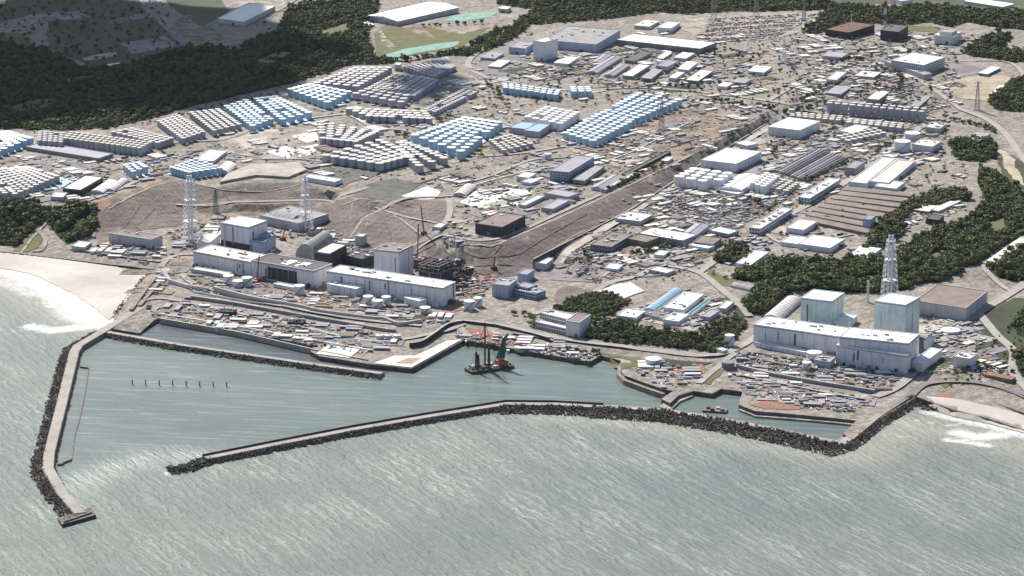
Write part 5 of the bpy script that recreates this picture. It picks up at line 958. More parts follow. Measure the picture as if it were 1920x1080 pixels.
# --- far yards
far = [('flat roofed blue grey plant building with equipment on its roof', (1028, 70), (1118, 84), (1163, 57), 15, 'grey_roof', 'blue_wall', 9), ('very long low white warehouse in the far yard', (1155, 75), (1313, 92), (1338, 80), 10, 'white_roof', 'grey_wall', 0), ('tall pale box building with blank walls', (1003, 76), (1020, 80), (1046, 73), 34, 'pale_roof', 'white_wall', 2),
 ('low pale blue building left of the tall box', (960, 85), (984, 92), (1003, 80), 12, 'lilac_roof', 'blue_wall', 2), ('flat white shed below the tall box', (1042, 115), (1066, 120), (1085, 108), 5, 'pale_roof', 'white_wall', 0), ('first lilac barrack from the left', (1104, 130), (1120, 134), (1166, 105), 7, 'lilac_roof', 'pale_wall', 0), ('second lilac barrack from the left', (1136, 136), (1151, 140), (1181, 120), 6, 'lilac_roof', 'pale_wall', 0),
 ('third barrack from the left with a pale roof', (1170, 139), (1186, 143), (1218, 123), 6, 'pale_roof', 'grey_wall', 0), ('fourth barrack from the left beside the yard trees', (1205, 144), (1221, 148), (1243, 131), 6, 'lilac_roof', 'grey_wall', 0), ('small pale barrack right of the yard trees', (1256, 144), (1267, 147), (1284, 136), 6, 'pale_roof', 'pale_wall', 0), ('bright white roofed barrack', (1273, 127), (1291, 131), (1308, 117), 6, 'white_roof', 'white_wall', 0),
 ('grey barrack left of the bright white one', (1234, 121), (1250, 126), (1272, 115), 7, 'lilac_roof', 'pale_wall', 0), ('pale barrack in the back row', (1266, 106), (1286, 110), (1303, 100), 5, 'pale_roof', 'pale_wall', 0), ('small white barrack in the back row', (1232, 108), (1243, 110), (1260, 99), 4, 'white_roof', 'pale_wall', 0), ('thin lilac barrack at the back left', (1113, 113), (1126, 116), (1146, 102), 5, 'lilac_roof', 'pale_wall', 0),
 ('dark violet barrack near the long warehouse', (1175, 111), (1191, 115), (1222, 99), 5, 'dark_roof', 'grey_wall', 0), ('rightmost grey barrack beside a hedge', (1290, 147), (1309, 152), (1336, 134), 6, 'pale_roof', 'grey_wall', 1), ('pale shed left of a white square building at the car park', (1192, 46), (1217, 50), (1236, 40), 6, 'pale_roof', 'pale_wall', 2), ('white square building at the edge of the car park', (1235, 51), (1258, 54), (1275, 43), 9, 'white_roof', 'white_wall', 0),
 ('small pale hall right of the barracks', (1346, 160), (1362, 163), (1374, 156), 6, 'pale_roof', 'white_wall', 0), ('grey hall right of the small pale hall', (1374, 152), (1396, 156), (1409, 149), 6, 'grey_roof', 'pale_wall', 0), ('white hall above the grey hall', (1406, 131), (1432, 136), (1447, 126), 6, 'white_roof', 'white_wall', 2),
 ('unfinished dark walled building at the left crane', (1556, 53), (1592, 62), (1640, 47), 12, 'rust', 'dark_wall', 4), ('unfinished dark tower block at the red crane', (1656, 54), (1685, 61), (1703, 49), 18, 'dark_roof', 'dark_wall', 2), ('tiered white block on the far right', (1756, 64), (1787, 70), (1803, 60), 15, 'pale_roof', 'white_wall', 1), ('upper tier of the white block on the far right', (1764, 58), (1784, 62), (1795, 56), 21, 'grey_roof', 'white_wall', 1),
 ('long white slab building with rows of windows on the far right', (1686, 108), (1732, 123), (1772, 108), 18, 'pale_roof', 'white_wall', 2), ('grey lower wing before the long white slab building', (1658, 115), (1733, 141), (1742, 137), 9, 'lilac_roof', 'pale_wall', 2), ('flat white shed beside the sand pit', (1838, 135), (1852, 139), (1876, 127), 5, 'white_roof', 'grey_wall', 0), ('thin white roof at the edge of the sand pit', (1858, 175), (1870, 178), (1899, 152), 4, 'white_roof', 'white_wall', 0),
 ('grey roofed hall behind the long grey tank row', (1551, 172), (1576, 177), (1597, 163), 6, 'lilac_roof', 'grey_wall', 0), ('white roofed hall behind the long grey tank row', (1626, 184), (1648, 188), (1669, 172), 8, 'pale_roof', 'grey_wall', 0), ('blue white hall at the yard trees', (1552, 147), (1568, 151), (1587, 136), 7, 'pale_roof', 'white_wall', 0), ('lilac roof beside the far yard trees', (1545, 102), (1578, 108), (1590, 100), 6, 'lilac_roof', 'pale_wall', 0),
 ('grey hall at the right end of the long tank row', (1708, 197), (1722, 201), (1746, 181), 6, 'grey_roof', 'grey_wall', 0), ('pale mixed roofed hall behind the storage yard', (1605, 140), (1638, 145), (1652, 136), 5, 'pale_roof', 'pale_wall', 4), ('long white roof at the top right edge', (1808, 2), (1880, 13), (1892, 6), 5, 'white_roof', 'white_wall', 0), ('white house at the top edge beside the red crane', (1668, -4), (1690, 3), (1702, -3), 8, 'pale_roof', 'white_wall', 0),
 ('huge white double roofed greenhouse hall at the top', (716, 19), (746, 36), (860, 10), 14, 'white_roof', 'pale_wall', 0), ('pale embanked white roofed block at the top left', (430, 24), (457, 42), (516, 12), 8, 'white_roof', 'cream_roof', 0), ('small white cube beside the green netting', (938, 14), (952, 18), (958, 13), 7, 'white_roof', 'pale_wall', 0), ('white hut at the field edge in the wood', (680, 42), (692, 48), (696, 43), 4, 'white_roof', 'pale_wall', 0),
 ('pale tank shed at the corner of the shaded tanks', (741, 120), (750, 123), (753, 118), 10, 'pale_roof', 'pale_wall', 0), ('lilac roofed group of sheds left of the far plant', (905, 105), (928, 110), (945, 100), 5, 'lilac_roof', 'pale_wall', 2), ('small pale sheds beside the road bend', (918, 122), (938, 126), (958, 114), 4, 'pale_roof', 'pale_wall', 0),
 ('white flat building in the forest clearing', (1592, 478), (1628, 484), (1652, 466), 5, 'white_roof', 'white_wall', 3), ('dark shed at the lower edge of the clearing yard', (1740, 407), (1760, 414), (1770, 405), 7, 'dark_roof', 'dark_wall', 0), ('long pale shed in the clearing yard', (1748, 392), (1760, 396), (1802, 377), 4, 'pale_roof', 'pale_wall', 0), ('second pale shed in the clearing yard', (1716, 392), (1742, 397), (1760, 386), 4, 'cream_roof', 'brown_wall', 0),
 ('long pale terrace on the right edge among the trees', (1853, 486), (1870, 492), (1932, 449), 5, 'pale_roof', 'pale_wall', 3), ('red roofed long shed on the far right by the coast road', (1845, 702), (1896, 712), (1900, 706), 5, 'red_soil', 'brown_wall', 0)]
for lab, L, F, Q, h, rf, wl, vn in far: B(lab, L, F, Q, h, roof=rf, wall=wl, vents=vn, win=5 if 'rows of windows' in lab else 0, style='gable' if 'greenhouse' in lab or ('barrack' in lab and 'lilac' in lab) else 'flat', doors=1 if h > 6 else 0, parapet=h > 6)
# ================================================================== TOWERS, CRANES
def lattice(mb, base, top, wb, wt, n, r, rot=.4):
    base = Vector(base); top = Vector(top); prev = None
    for i in range(n + 1):
        t = i / n; c = base.lerp(top, t); w = wb + (wt - wb) * t
        ring = [c + Vector((math.cos(rot + k * math.pi / 2), math.sin(rot + k * math.pi / 2), 0)) * w * .707 for k in range(4)]
        for k in range(4): mb.bar(ring[k], ring[(k + 1) % 4], r * .7)
        if prev:
            for k in range(4):
                mb.bar(prev[k], ring[k], r); mb.bar(prev[k], ring[(k + 1) % 4], r * .6); mb.bar(prev[(k + 1) % 4], ring[k], r * .6)
        prev = ring
def stack(label, px, py, hpx, wb, wt, m='white_steel', flues=2):
    g = G(px, py); h = hpx / ppm(g); t = thing('exhaust_stack', label, 'exhaust stack', g); mb = MB(); lattice(mb, g, g + Vector((0, 0, h)), wb, wt, 12, .26); part('lattice_frame', mb, m, t)
    for i in range(flues):
        x = g.x + (i - (flues - 1) / 2) * 4.4; part('flue', MB().cyl(x, g.y, g.z, 1.5, h + 6, 14), m, t)
    for k in (.35, .68, .97): part('platform', MB().cyl(g.x, g.y, g.z + h * k, (wb + (wt - wb) * k) * .56, .4, 12), m, t)
stack('tall white lattice stack at the left end of the plant', 358, 456, 118, 22, 10); stack('faint grey lattice stack behind the barrel roofed reactor cover', 573, 432, 96, 18, 7, 'white_steel', 1)
stack('tall white lattice stack behind the taller right reactor building', 1667, 566, 116, 21, 10)
def pylon(label, px, py, hpx, m='steel', w=9):
    g = G(px, py); h = hpx / ppm(g); t = thing('power_pylon', label, 'pylon', g); mb = MB(); lattice(mb, g, g + Vector((0, 0, h)), w, 1.6, 9, .22); part('tower', mb, m, t)
    for k in (.68, .8, .92):
        mb = MB(); c = g + Vector((0, 0, h * k)); l = w * 1.1 * (1.25 - k * .5)
        for s in (-1, 1): mb.bar(c, c + Vector((s * l, 0, .8)), .22); mb.bar(c + Vector((0, 0, 2.2)), c + Vector((s * l, 0, .8)), .18)
        part('cross_arm', mb, m, t)
for a in [('grey pylon on the dirt field beside the ice blue tanks', 1240, 252, 70, 'steel', 9), ('pylon at the top edge, left one of the two above the car park', 1338, 36, 58, 'steel', 10), ('pylon at the top edge, right one of the two above the car park', 1418, 30, 54, 'steel', 10), ('pylon among the trees left of the lilac roofed sheds', 1470, 118, 52, 'white_steel', 8),
          ('pylon at the lower edge of the sand pit', 1832, 206, 52, 'steel', 8), ('slim pylon behind the far dark wreckage', 1507, 40, 48, 'steel', 7), ('slim mast between the two right hand reactor buildings', 1627, 566, 40, 'white_steel', 2.5), ('green mast on the crest of the brown slope', 405, 400, 44, 'green_paint', 7)]: pylon(*a)
def crane(label, px, py, boom_px, lean=.3, m='orange_paint', jib=False):
    g = G(px, py); h = boom_px / ppm(g); t = thing('crawler_crane', label, 'crane', g); body = MB().abox(g.x, g.y, g.z + 1.6, 8, 5, 3.2, .4); part('cab', body, m, t)
    for s in (-1, 1): part('track', MB().abox(g.x + s * 2.6 * -math.sin(.4), g.y + s * 2.6 * math.cos(.4), g.z, 8.5, 1.4, 1.6, .4), 'dark_wall', t)
    mb = MB(); tip = g + Vector((lean * h, 0, h)); lattice(mb, g + Vector((0, 0, 3)), tip, 1.7, .9, 14, .14); part('boom', mb, m, t)
    w = MB(); w.bar(tip, tip + Vector((1.5, 0, -h * .5)), .15); w.bar(tip, g + Vector((-7 if lean > 0 else 7, 0, 9)), .15); part('cable', w, 'dark_wall', t)
    if jib: j = MB(); lattice(j, tip, tip + Vector((h * .35, 0, h * .1)), 1.6, .8, 7, .22); part('jib', j, m, t)
for a in [('orange crane left of the wrecked reactor building', 782, 500, 80, .04, 'rust'), ('tall pale crane rising behind the wrecked reactor building', 828, 492, 52, .05, 'white_steel'), ('pale crane leaning over the foot of the great slope', 858, 492, 54, -.12, 'white_steel'), ('rusty crane beside the red ground', 926, 505, 24, .1, 'rust'),
          ('red crane working before the damaged turbine hall', 482, 528, 50, .1, 'red_paint'), ('small red crane behind the left reactor cover', 505, 412, 26, -.2, 'red_paint'), ('orange crane at the foot of the brown slope', 795, 440, 54, -.1, 'rust'), ('red crane left of the barrel roofed reactor cover', 530, 450, 30, .25, 'red_paint'),
          ('rust coloured crane beside the car park dirt heap', 1537, 52, 50, .02, 'rust'), ('white tipped crane at the far dark construction', 1594, 72, 44, .04, 'white_steel'), ('yellow crane beside the wedge of blue tanks', 902, 292, 26, .1, 'yellow_paint')]: crane(*a)
g = G(1659, 52); t = thing('tower_crane', 'red and white tower crane at the far dark construction site', 'tower crane', g)
for i in range(5):
    mb = MB(); lattice(mb, g + Vector((0, 0, i * 13)), g + Vector((0, 0, (i + 1) * 13)), 3.5, 3.5, 4, .5); part('mast_section', mb, 'red_paint' if i % 2 else 'white_steel', t)
mb = MB(); lattice(mb, g + Vector((-14, 0, 62)), g + Vector((30, 6, 78)), 3, 1.5, 8, .5); part('jib', mb, 'red_paint', t); part('cab', MB().abox(g.x, g.y, g.z + 60, 6, 6, 6), 'white_steel', t)

# ================================================================== VESSELS AND HARBOUR THINGS
def frame_of(px, py, ang): 
    o = P(px, py, 0); a = R(ang); e = Vector((math.cos(a), math.sin(a), 0)); n = Vector((-math.sin(a), math.cos(a), 0)); return o, e, n, a
o, e, n, a = frame_of(918, 692, 28); t = thing('crane_barge', 'dark dredging barge with black masts and an orange and green crane in the harbour', 'crane barge', o)
def hullpoly(o, e, n, l, w, bow=.12): return [tuple(o + e * x * l / 2 + n * y * w / 2)[:2] for x, y in ((-1, -.8), (-1 + bow, -1), (1 - bow, -1), (1, -.7), (1, .7), (1 - bow, 1), (-1 + bow, 1), (-1, .8))]
part('hull', MB().prism(hullpoly(o, e, n, 62, 24), -1, 3.4), 'wet_wall', t); part('deck', MB().prism(hullpoly(o, e, n, 60, 22), 3.4, 3.7), 'rust', t); part('fender', MB().prism(hullpoly(o, e, n, 63, 25), 2.2, 2.8), 'dark_wall', t)
def deckbox(x, y, l, w, h, m, z=3.7, nm='deckhouse'): p = o + e * x + n * y; part(nm, MB().abox(p.x, p.y, z, l, w, h, a), m, t)
deckbox(17, 0, 13, 12, 6, 'orange_paint', nm='crane_house'); deckbox(17, 3, 9, 7, 4, 'white_steel', 10.7, 'bridge'); deckbox(2, 5, 8, 7, 3, 'pale_wall'); deckbox(-9, -4, 9, 6, 2.5, 'rust', nm='winch'); deckbox(-22, 3, 7, 8, 3.5, 'grey_wall'); deckbox(6, -6, 6, 4, 2, 'cream_roof', nm='crate'); deckbox(-14, 6, 5, 5, 3, 'white_steel', nm='crate')
for x, y, h, r in ((-20, -2, 26, .9), (-6, 1, 62, .7), (-3, -4, 30, .9), (-14, 4, 20, .6)):
    p = o + e * x + n * y; mb = MB(); lattice(mb, p + Vector((0, 0, 3)), p + Vector((0, 0, h)), 3.0 if h < 50 else 2.0, 1.2, 8, .32 if h < 50 else .2); part('mast', mb, 'wet_wall' if h < 50 else 'rust', t)
p = o + e * 18 + Vector((0, 0, 13)); q = o + e * 22 + n * 2 + Vector((0, 0, 36)); mb = MB(); lattice(mb, p, q, 5, 3, 9, .5); part('crane_boom', mb, 'green_paint', t)
mb = MB(); lattice(mb, q, q + e * 5 + Vector((0, 0, 6)), 4, 1.5, 2, .5); lattice(mb, o + e * 12 + Vector((0, 0, 13)), q, 3, 1.5, 8, .35); part('crane_stay', mb, 'green_paint', t)
mb = MB(); mb.bar(q, o + e * 4 + Vector((0, 0, 5)), .2); mb.bar(o + e * -6 + Vector((0, 0, 60)), o + e * -28 + Vector((0, 0, 5)), .2); mb.bar(o + e * -6 + Vector((0, 0, 60)), o + e * 10 + Vector((0, 0, 12)), .2); part('rigging', mb, 'dark_wall', t)
mb = MB()
for _ in range(70):
    p = o + e * random.uniform(-28, 28) + n * random.uniform(-10, 10); mb.abox(p.x, p.y, 3.7, random.uniform(.8, 3), random.uniform(.6, 2), random.uniform(.5, 3), random.random() * 3)
part('deck_gear', mb, 'steel', t, kind='stuff')
o, e, n, a = frame_of(1341, 771, -14); t = thing('work_barge', 'small flat brown work barge moored in the little basin', 'barge', o); part('hull', MB().prism(hullpoly(o, e, n, 30, 15, .05), -.5, 2), 'rust', t); part('deck', MB().prism(hullpoly(o, e, n, 28, 13, .05), 2, 2.3), 'brown_wall', t)
for x, y in ((-9, 2), (-3, -3), (3, 3), (9, -2)): deckbox(x, y, 4.5, 4, 2.2, random.choice(['rust', 'brown_wall', 'pale_wall']), 2.3, 'cargo')
for i in range(8):
    p = P(248 + i * 25.3, 721 + i * .6, 0); t = thing('marker_post', 'dark marker post standing in the open water of the harbour', 'marker post', p, 'row of eight marker posts in the harbour'); part('post', MB().cyl(p.x, p.y, -2, .7, 7.5, 8), 'wet_wall', t); part('cap', MB().cyl(p.x, p.y, 5.5, 1.0, .8, 8), 'wet_wall', t)
pts = PP([(166, 690), (160, 730), (150, 780), (140, 815), (134, 862)], .6); t = thing('floating_boom', 'thin dark floating boom parallel to the left breakwater', 'floating boom', (pts[0].x, pts[0].y, 0)); part('float', sweep(smooth([p.to_2d() for p in pts], 6), [(-.9, -.3), (-.9, .9), (.9, .9), (.9, -.3)]), 'wet_wall', t)
mb = MB()
for a_, b_ in zip(PP([(150, 688), (166, 690)], 1), PP([(166, 690), (166, 692)], 1)): mb.bar(a_, b_, .8)
for a_, b_ in zip(PP([(108, 872), (134, 862)], 1), PP([(120, 870), (108, 872)], 1)): mb.bar(a_, b_, .8)
part('tether', mb, 'rust', t)
for lab, px, sz in [('dark screen pump house cluster on the left quay yard', (426, 588), 22), ('dark screen pump house cluster in the middle of the quay yard', (556, 608), 22)]:
    g = G(*px); t = thing('pump_house', lab, 'pump house', g); part('base', MB().abox(g.x, g.y, g.z, sz, 16, 5, -.15), 'dark_wall', t)
    for k in range(5): part('machine', MB().abox(g.x + (k - 2) * 4.4, g.y + random.uniform(-3, 3), g.z + 5, 3, 4, random.uniform(1.5, 4), .2), random.choice(['white_wall', 'steel', 'green_paint', 'pale_wall']), t)
    mb = MB(); 
    for k in range(4): mb.bar((g.x - 9 + k * 6, g.y - 6, g.z + 5), (g.x - 9 + k * 6, g.y - 6, g.z + 13), .3)
    mb.bar((g.x - 9, g.y - 6, g.z + 13), (g.x + 9, g.y - 6, g.z + 13), .4); part('gantry', mb, 'steel', t)

# ================================================================== TREES
def crown_mesh(name, m, seed, blobs=11, leaves=26, flat=.8):
    rnd = random.Random(seed); mb = MB()
    for b in range(blobs):
        if b == 0: c = Vector((0, 0, .15)); r = .62
        else:
            a = rnd.random() * 6.28; rr = rnd.uniform(.35, .68); c = Vector((math.cos(a) * rr, math.sin(a) * rr, rnd.uniform(-.35, .62))); r = rnd.uniform(.28, .44)
        for _ in range(leaves * (2 if b == 0 else 1)):
            d = Vector([rnd.gauss(0, 1) for _ in range(3)]).normalized(); d.z = abs(d.z) * .9 - .1 if rnd.random() < .75 else d.z; p = c + d * r * rnd.uniform(.75, 1.1)
            nn = (d + Vector([rnd.uniform(-.6, .6) for _ in range(3)])).normalized(); u = nn.orthogonal().normalized(); v = nn.cross(u); s = rnd.uniform(.10, .19)
            mb.add([p + (u * x * s + v * y * s * .8) for x, y in ((-1, -.5), (0, -1), (1, -.2), (.6, .9), (-.7, .8))], [(0, 1, 2, 3, 4)])
    mb.v = [(x, y, z * flat) for x, y, z in mb.v]; return mb.mesh(name, m)
CR = [crown_mesh('crown', 'leaves' if k < 3 else 'leaves_olive', 30 + k, flat=(.8, .95, .75, .8)[k]) for k in range(4)]
TRK = MB().cyl(0, 0, -.5, .09, .9, 6, r2=.05, cap=False); TRK.bar((0, 0, .2), (.3, .1, .6), .03); TRK.bar((0, 0, .2), (-.25, -.15, .6), .03); TRK = TRK.mesh('trunk', 'bark')
TREES = []; CROWNS = {}
def tree(x, y, r, label, group, v=None):
    v = random.randrange(4) if v is None else v; z = zat(x, y); t = thing('tree', label, 'tree', (x, y, z), group); t.scale = (r, r, r * random.uniform(.85, 1.15)); t.rotation_euler.z = random.random() * 6.28
    c = link('crown', CR[v], t, (0, 0, .85)); k = link('trunk', TRK, t, (0, 0, .1)); CROWNS.setdefault(v, c); TREES.append((x, y)); return t
def tree_line(px, n, label, r=(3, 5.5), spread=5):
    w = [Vector(G(x, y)) for x, y in px]; seg = [(a, b, (b - a).length) for a, b in zip(w, w[1:])]; tot = sum(s[2] for s in seg)
    for i in range(n):
        s = tot * (i + random.random()) / n
        for a, b, l in seg:
            if s <= l: p = a.lerp(b, s / l); break
            s -= l
        tree(p.x + random.gauss(0, spread * .5), p.y + random.gauss(0, spread), random.uniform(*r), label, label)
TL = [([(1300, 192), (1330, 190), (1400, 200)], 16, 'small dark tree in the clump right of the ice blue tanks'), ([(1420, 195), (1460, 215), (1500, 205), (1550, 195)], 20, 'tree in the line behind the white tent hall'), ([(1595, 160), (1620, 160), (1680, 170), (1690, 150)], 14, 'tree in the yard behind the long grey tank row'),
      ([(1500, 190), (1530, 170), (1560, 155)], 12, 'dark tree left of the long grey tank row'), ([(1650, 130), (1680, 142), (1700, 152)], 12, 'tree in the hedge along the road of the slab building'), ([(1540, 120), (1600, 110), (1625, 115)], 12, 'tree in the clump beside the lilac roofed far yard'),
      ([(1440, 345), (1500, 345), (1560, 320), (1610, 300)], 26, 'tree in the hedge round the grey storage racks'), ([(1470, 270), (1440, 290)], 6, 'tree beside the yard road below the tent hall'), ([(1640, 290), (1670, 270), (1680, 260)], 8, 'tree near the large twin tanks'), ([(1780, 225), (1830, 235), (1870, 250)], 22, 'tree in the hedge along the curved road on the right'),
      ([(1128, 362), (1180, 340), (1215, 322), (1245, 310)], 22, 'tree on the crest of the great slope below the thin shed'), ([(1310, 300), (1330, 290), (1350, 280), (1400, 240)], 10, 'small tree beside the straight slope road'), ([(1175, 478), (1230, 470), (1260, 462)], 12, 'tree in front of the brown workshop building'), ([(1095, 470), (1105, 490), (1080, 500)], 7, 'tree at the foot of the workshop offices'),
      ([(1040, 140), (1070, 142)], 5, 'tree in the yard below the tall pale box'), ([(1195, 150), (1240, 160), (1300, 165), (1350, 158)], 16, 'tree in the line below the barracks'), ([(1325, 100), (1350, 108), (1420, 110), (1440, 100)], 10, 'tree right of the very long white warehouse'), ([(740, 252), (765, 256)], 6, 'tree between the triangular grey block and the blue wedge'),
      ([(900, 155), (930, 165), (935, 185)], 8, 'tree near the bright blue double row'), ([(820, 230), (840, 222)], 5, 'tree at the right end of the curved tank row'), ([(1460, 385), (1440, 400), (1420, 380), (1395, 370)], 8, 'tree beside the lilac dormered halls'), ([(1620, 545), (1640, 548)], 4, 'tree behind the gap of the right hand reactors'),
      ([(1780, 700), (1830, 695), (1860, 690)], 6, 'bush on the bank right of the turbine halls'), ([(960, 590), (985, 588), (1000, 600), (1000, 620)], 9, 'bush left of the harbour office'), ([(1065, 655), (1100, 665), (1125, 660)], 6, 'bush on the rough ground before the harbour office'), ([(480, 15), (510, 60)], 4, 'tree beside the embanked white block'), ([(790, 50), (840, 48), (900, 45)], 12, 'tree in front of the double roofed greenhouse hall')]
for px, n, lab in TL: tree_line(px, n, lab)
ng = bpy.data.node_groups.new('wood_scatter', 'GeometryNodeTree'); ng.interface.new_socket('Geometry', in_out='INPUT', socket_type='NodeSocketGeometry'); ng.interface.new_socket('Geometry', in_out='OUTPUT', socket_type='NodeSocketGeometry')
gi = ng.nodes.new('NodeGroupInput'); go = ng.nodes.new('NodeGroupOutput'); jn = ng.nodes.new('GeometryNodeJoinGeometry'); mp = ng.nodes.new('GeometryNodeMeshToPoints'); ng.links.new(gi.outputs[0], mp.inputs[0])
for v in range(4):
    ip = ng.nodes.new('GeometryNodeInstanceOnPoints'); oi = ng.nodes.new('GeometryNodeObjectInfo'); oi.inputs[0].default_value = CROWNS[v]; ng.links.new(oi.outputs['Geometry'], ip.inputs['Instance']); ng.links.new(mp.outputs[0], ip.inputs['Points'])
    at = ng.nodes.new('GeometryNodeInputNamedAttribute'); at.data_type = 'INT'; at.inputs[0].default_value = 'variant'; cm = ng.nodes.new('FunctionNodeCompare'); cm.data_type = 'INT'; cm.operation = 'EQUAL'; ng.links.new(at.outputs[0], cm.inputs[2]); cm.inputs[3].default_value = v; ng.links.new(cm.outputs[0], ip.inputs['Selection'])
    a2 = ng.nodes.new('GeometryNodeInputNamedAttribute'); a2.data_type = 'FLOAT_VECTOR'; a2.inputs[0].default_value = 'size'; ng.links.new(a2.outputs[0], ip.inputs['Scale'])
    rv = ng.nodes.new('FunctionNodeRandomValue'); rv.data_type = 'FLOAT_VECTOR'; rv.inputs[1].default_value = (.2, .2, 6.28); ng.links.new(rv.outputs[0], ip.inputs['Rotation']); ng.links.new(ip.outputs[0], jn.inputs[0])
ng.links.new(jn.outputs[0], go.inputs[0])
def wood(name, label, px, sp, r=(3, 5.6), olive=.12, clear=()):
    w = np.array([tuple(G(x, y))[:2] for x, y in px]); g = grid_in(w, sp); g += RNG.uniform(-.4, .4, g.shape) * sp; g = g[poly_dist(g, w) <= 0]
    for c in clear:
        cw = np.array([tuple(G(x, y))[:2] for x, y in c]); g = g[poly_dist(g, cw) > 2]
    rr = RNG.uniform(*r, len(g)) * RNG.choice([1, 1, 1.3, .65, .85], len(g)); keep = (RNG.random(len(g)) > .03) & ((np.sin(g[:, 0] / 31 + 2) * np.sin(g[:, 1] / 43 + np.sin(g[:, 0] / 70) * 2)) > -.95); g = g[keep]; rr = rr[keep]; me = bpy.data.meshes.new(name); me.from_pydata([(x, y, zat(x, y) + q * .75) for (x, y), q in zip(g, rr)], [], [])
    va = me.attributes.new('variant', 'INT', 'POINT'); vv = RNG.integers(0, 3, len(g)); patchy = (np.sin(g[:, 0] / 47 + np.sin(g[:, 1] / 90) * 2) + np.sin(g[:, 1] / 120)) > 1.1; vv[(RNG.random(len(g)) < olive) | (patchy & (RNG.random(len(g)) < .6))] = 3; va.data.foreach_set('value', vv.astype(np.int32))
    sa = me.attributes.new('size', 'FLOAT_VECTOR', 'POINT'); s3 = np.stack([rr, rr, rr * RNG.uniform(.8, 1.2, len(g))], 1).astype(np.float32); sa.data.foreach_set('vector', s3.ravel())
    o = props(link(name, me), label, None, None, 'stuff'); md = o.modifiers.new('scatter', 'NODES'); md.node_group = ng; return len(g)
nt_ = 0
CLEAR = [[(10, 205), (60, 188), (110, 184), (95, 200), (50, 214)], [(120, 150), (165, 142), (170, 150), (130, 158)], [(470, 120), (520, 98), (548, 100), (500, 128)], [(560, 110), (600, 92), (620, 98), (580, 118)], [(600, 60), (650, 45), (660, 58), (615, 70)],
    [(1600, 525), (1660, 510), (1665, 518), (1610, 534)], [(1560, 515), (1575, 505), (1590, 512), (1570, 520)], [(1850, 420), (1880, 410), (1890, 430), (1860, 440)], [(1740, 480), (1770, 470), (1780, 478), (1750, 490)]]
for c_ in CLEAR: gpatch('clearing', c_, random.choice(['grass', 'dark_grass', 'grass', 'bare_soil']))
WL = {'far_left': ('broad shaded wood across the top left behind the tank farm', 9, ()), 'far_top': ('wood along the top edge above the far yards', 9, ()), 'far_right': ('wood beyond the far construction cranes', 9, ()), 'east_far': ('wood right of the tiered white block', 8.5, ()), 'east_mid': ('wood below the sand pit on the right edge', 8, ()),
      'beach_west': ('dark coastal wood above the left beach', 7, ()), 'beach_mid': ('dark coastal wood beside the brown slope', 7, ([(112, 440), (150, 430), (175, 400), (165, 395), (140, 420)],)), 'ridge': ('dense trees beside the curved road', 7, ()), 'ridge_south': ('large dark wood behind the right hand plant', 5.6, ()), 'ridge_west': ('dark wood left of the clearing yard', 5.8, ()),
      'lawn_corner': ('small wood beside the white arched hall', 6.5, ()), 'shore_hill': ('dense green hill behind the harbour office', 5.5, ()), 'shore_belt': ('dark tree belt along the harbour road', 6, ()), 'east_edge': ('round green thicket on the right edge', 5.5, ()), 'east_strip': ('trees beside the long pale terrace', 7, ()), 'east_low': ('trees on the right edge below the junction', 7, ())}
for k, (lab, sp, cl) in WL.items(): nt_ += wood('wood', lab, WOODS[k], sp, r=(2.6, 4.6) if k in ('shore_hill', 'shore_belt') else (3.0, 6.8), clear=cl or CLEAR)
nt_ += wood('scrub', 'low scrub between the fields and the wood at the top left', [(-60, -20), (300, -20), (345, 92), (180, 128), (60, 95), (0, 110), (-60, 100)], 30, r=(2, 6)); nt_ += wood('scrub', 'loose trees across the clearings of the far wood', [(0, 215), (60, 186), (160, 142), (500, 100), (660, 50), (640, 90), (500, 130), (100, 200)], 17, r=(2, 5)); nt_ += wood('scrub', 'bushes along the edge between the tank rows and the dark wood', [(60, 245), (210, 243), (300, 225), (420, 192), (600, 156), (740, 122), (740, 130), (600, 162), (420, 200), (280, 234), (60, 250)], 13, r=(2, 4)); nt_ += wood('scrub', 'scattered bushes across the upper terrace', [(420, 290), (900, 190), (1200, 250), (1100, 370), (960, 440), (800, 350), (600, 330)], 30, r=(1.2, 3), olive=.5)
nt_ += wood('scrub', 'scattered bushes across the far yards', [(880, 150), (1500, 60), (1800, 90), (1800, 220), (1500, 250), (1250, 200), (900, 200)], 25, r=(1.5, 4.0), olive=.5)
nt_ += wood('scrub', 'scattered bushes across the right hand yards', [(1200, 400), (1450, 240), (1780, 240), (1830, 360), (1500, 520), (1180, 540)], 27, r=(1.2, 3.2), olive=.5); nt_ += wood('scrub', 'low bushes on the bank right of the right hand plant', [(1750, 730), (1860, 640), (1900, 600), (1930, 560), (1930, 690), (1850, 720)], 14, r=(1.2, 3), olive=.4)
print('forest', nt_)

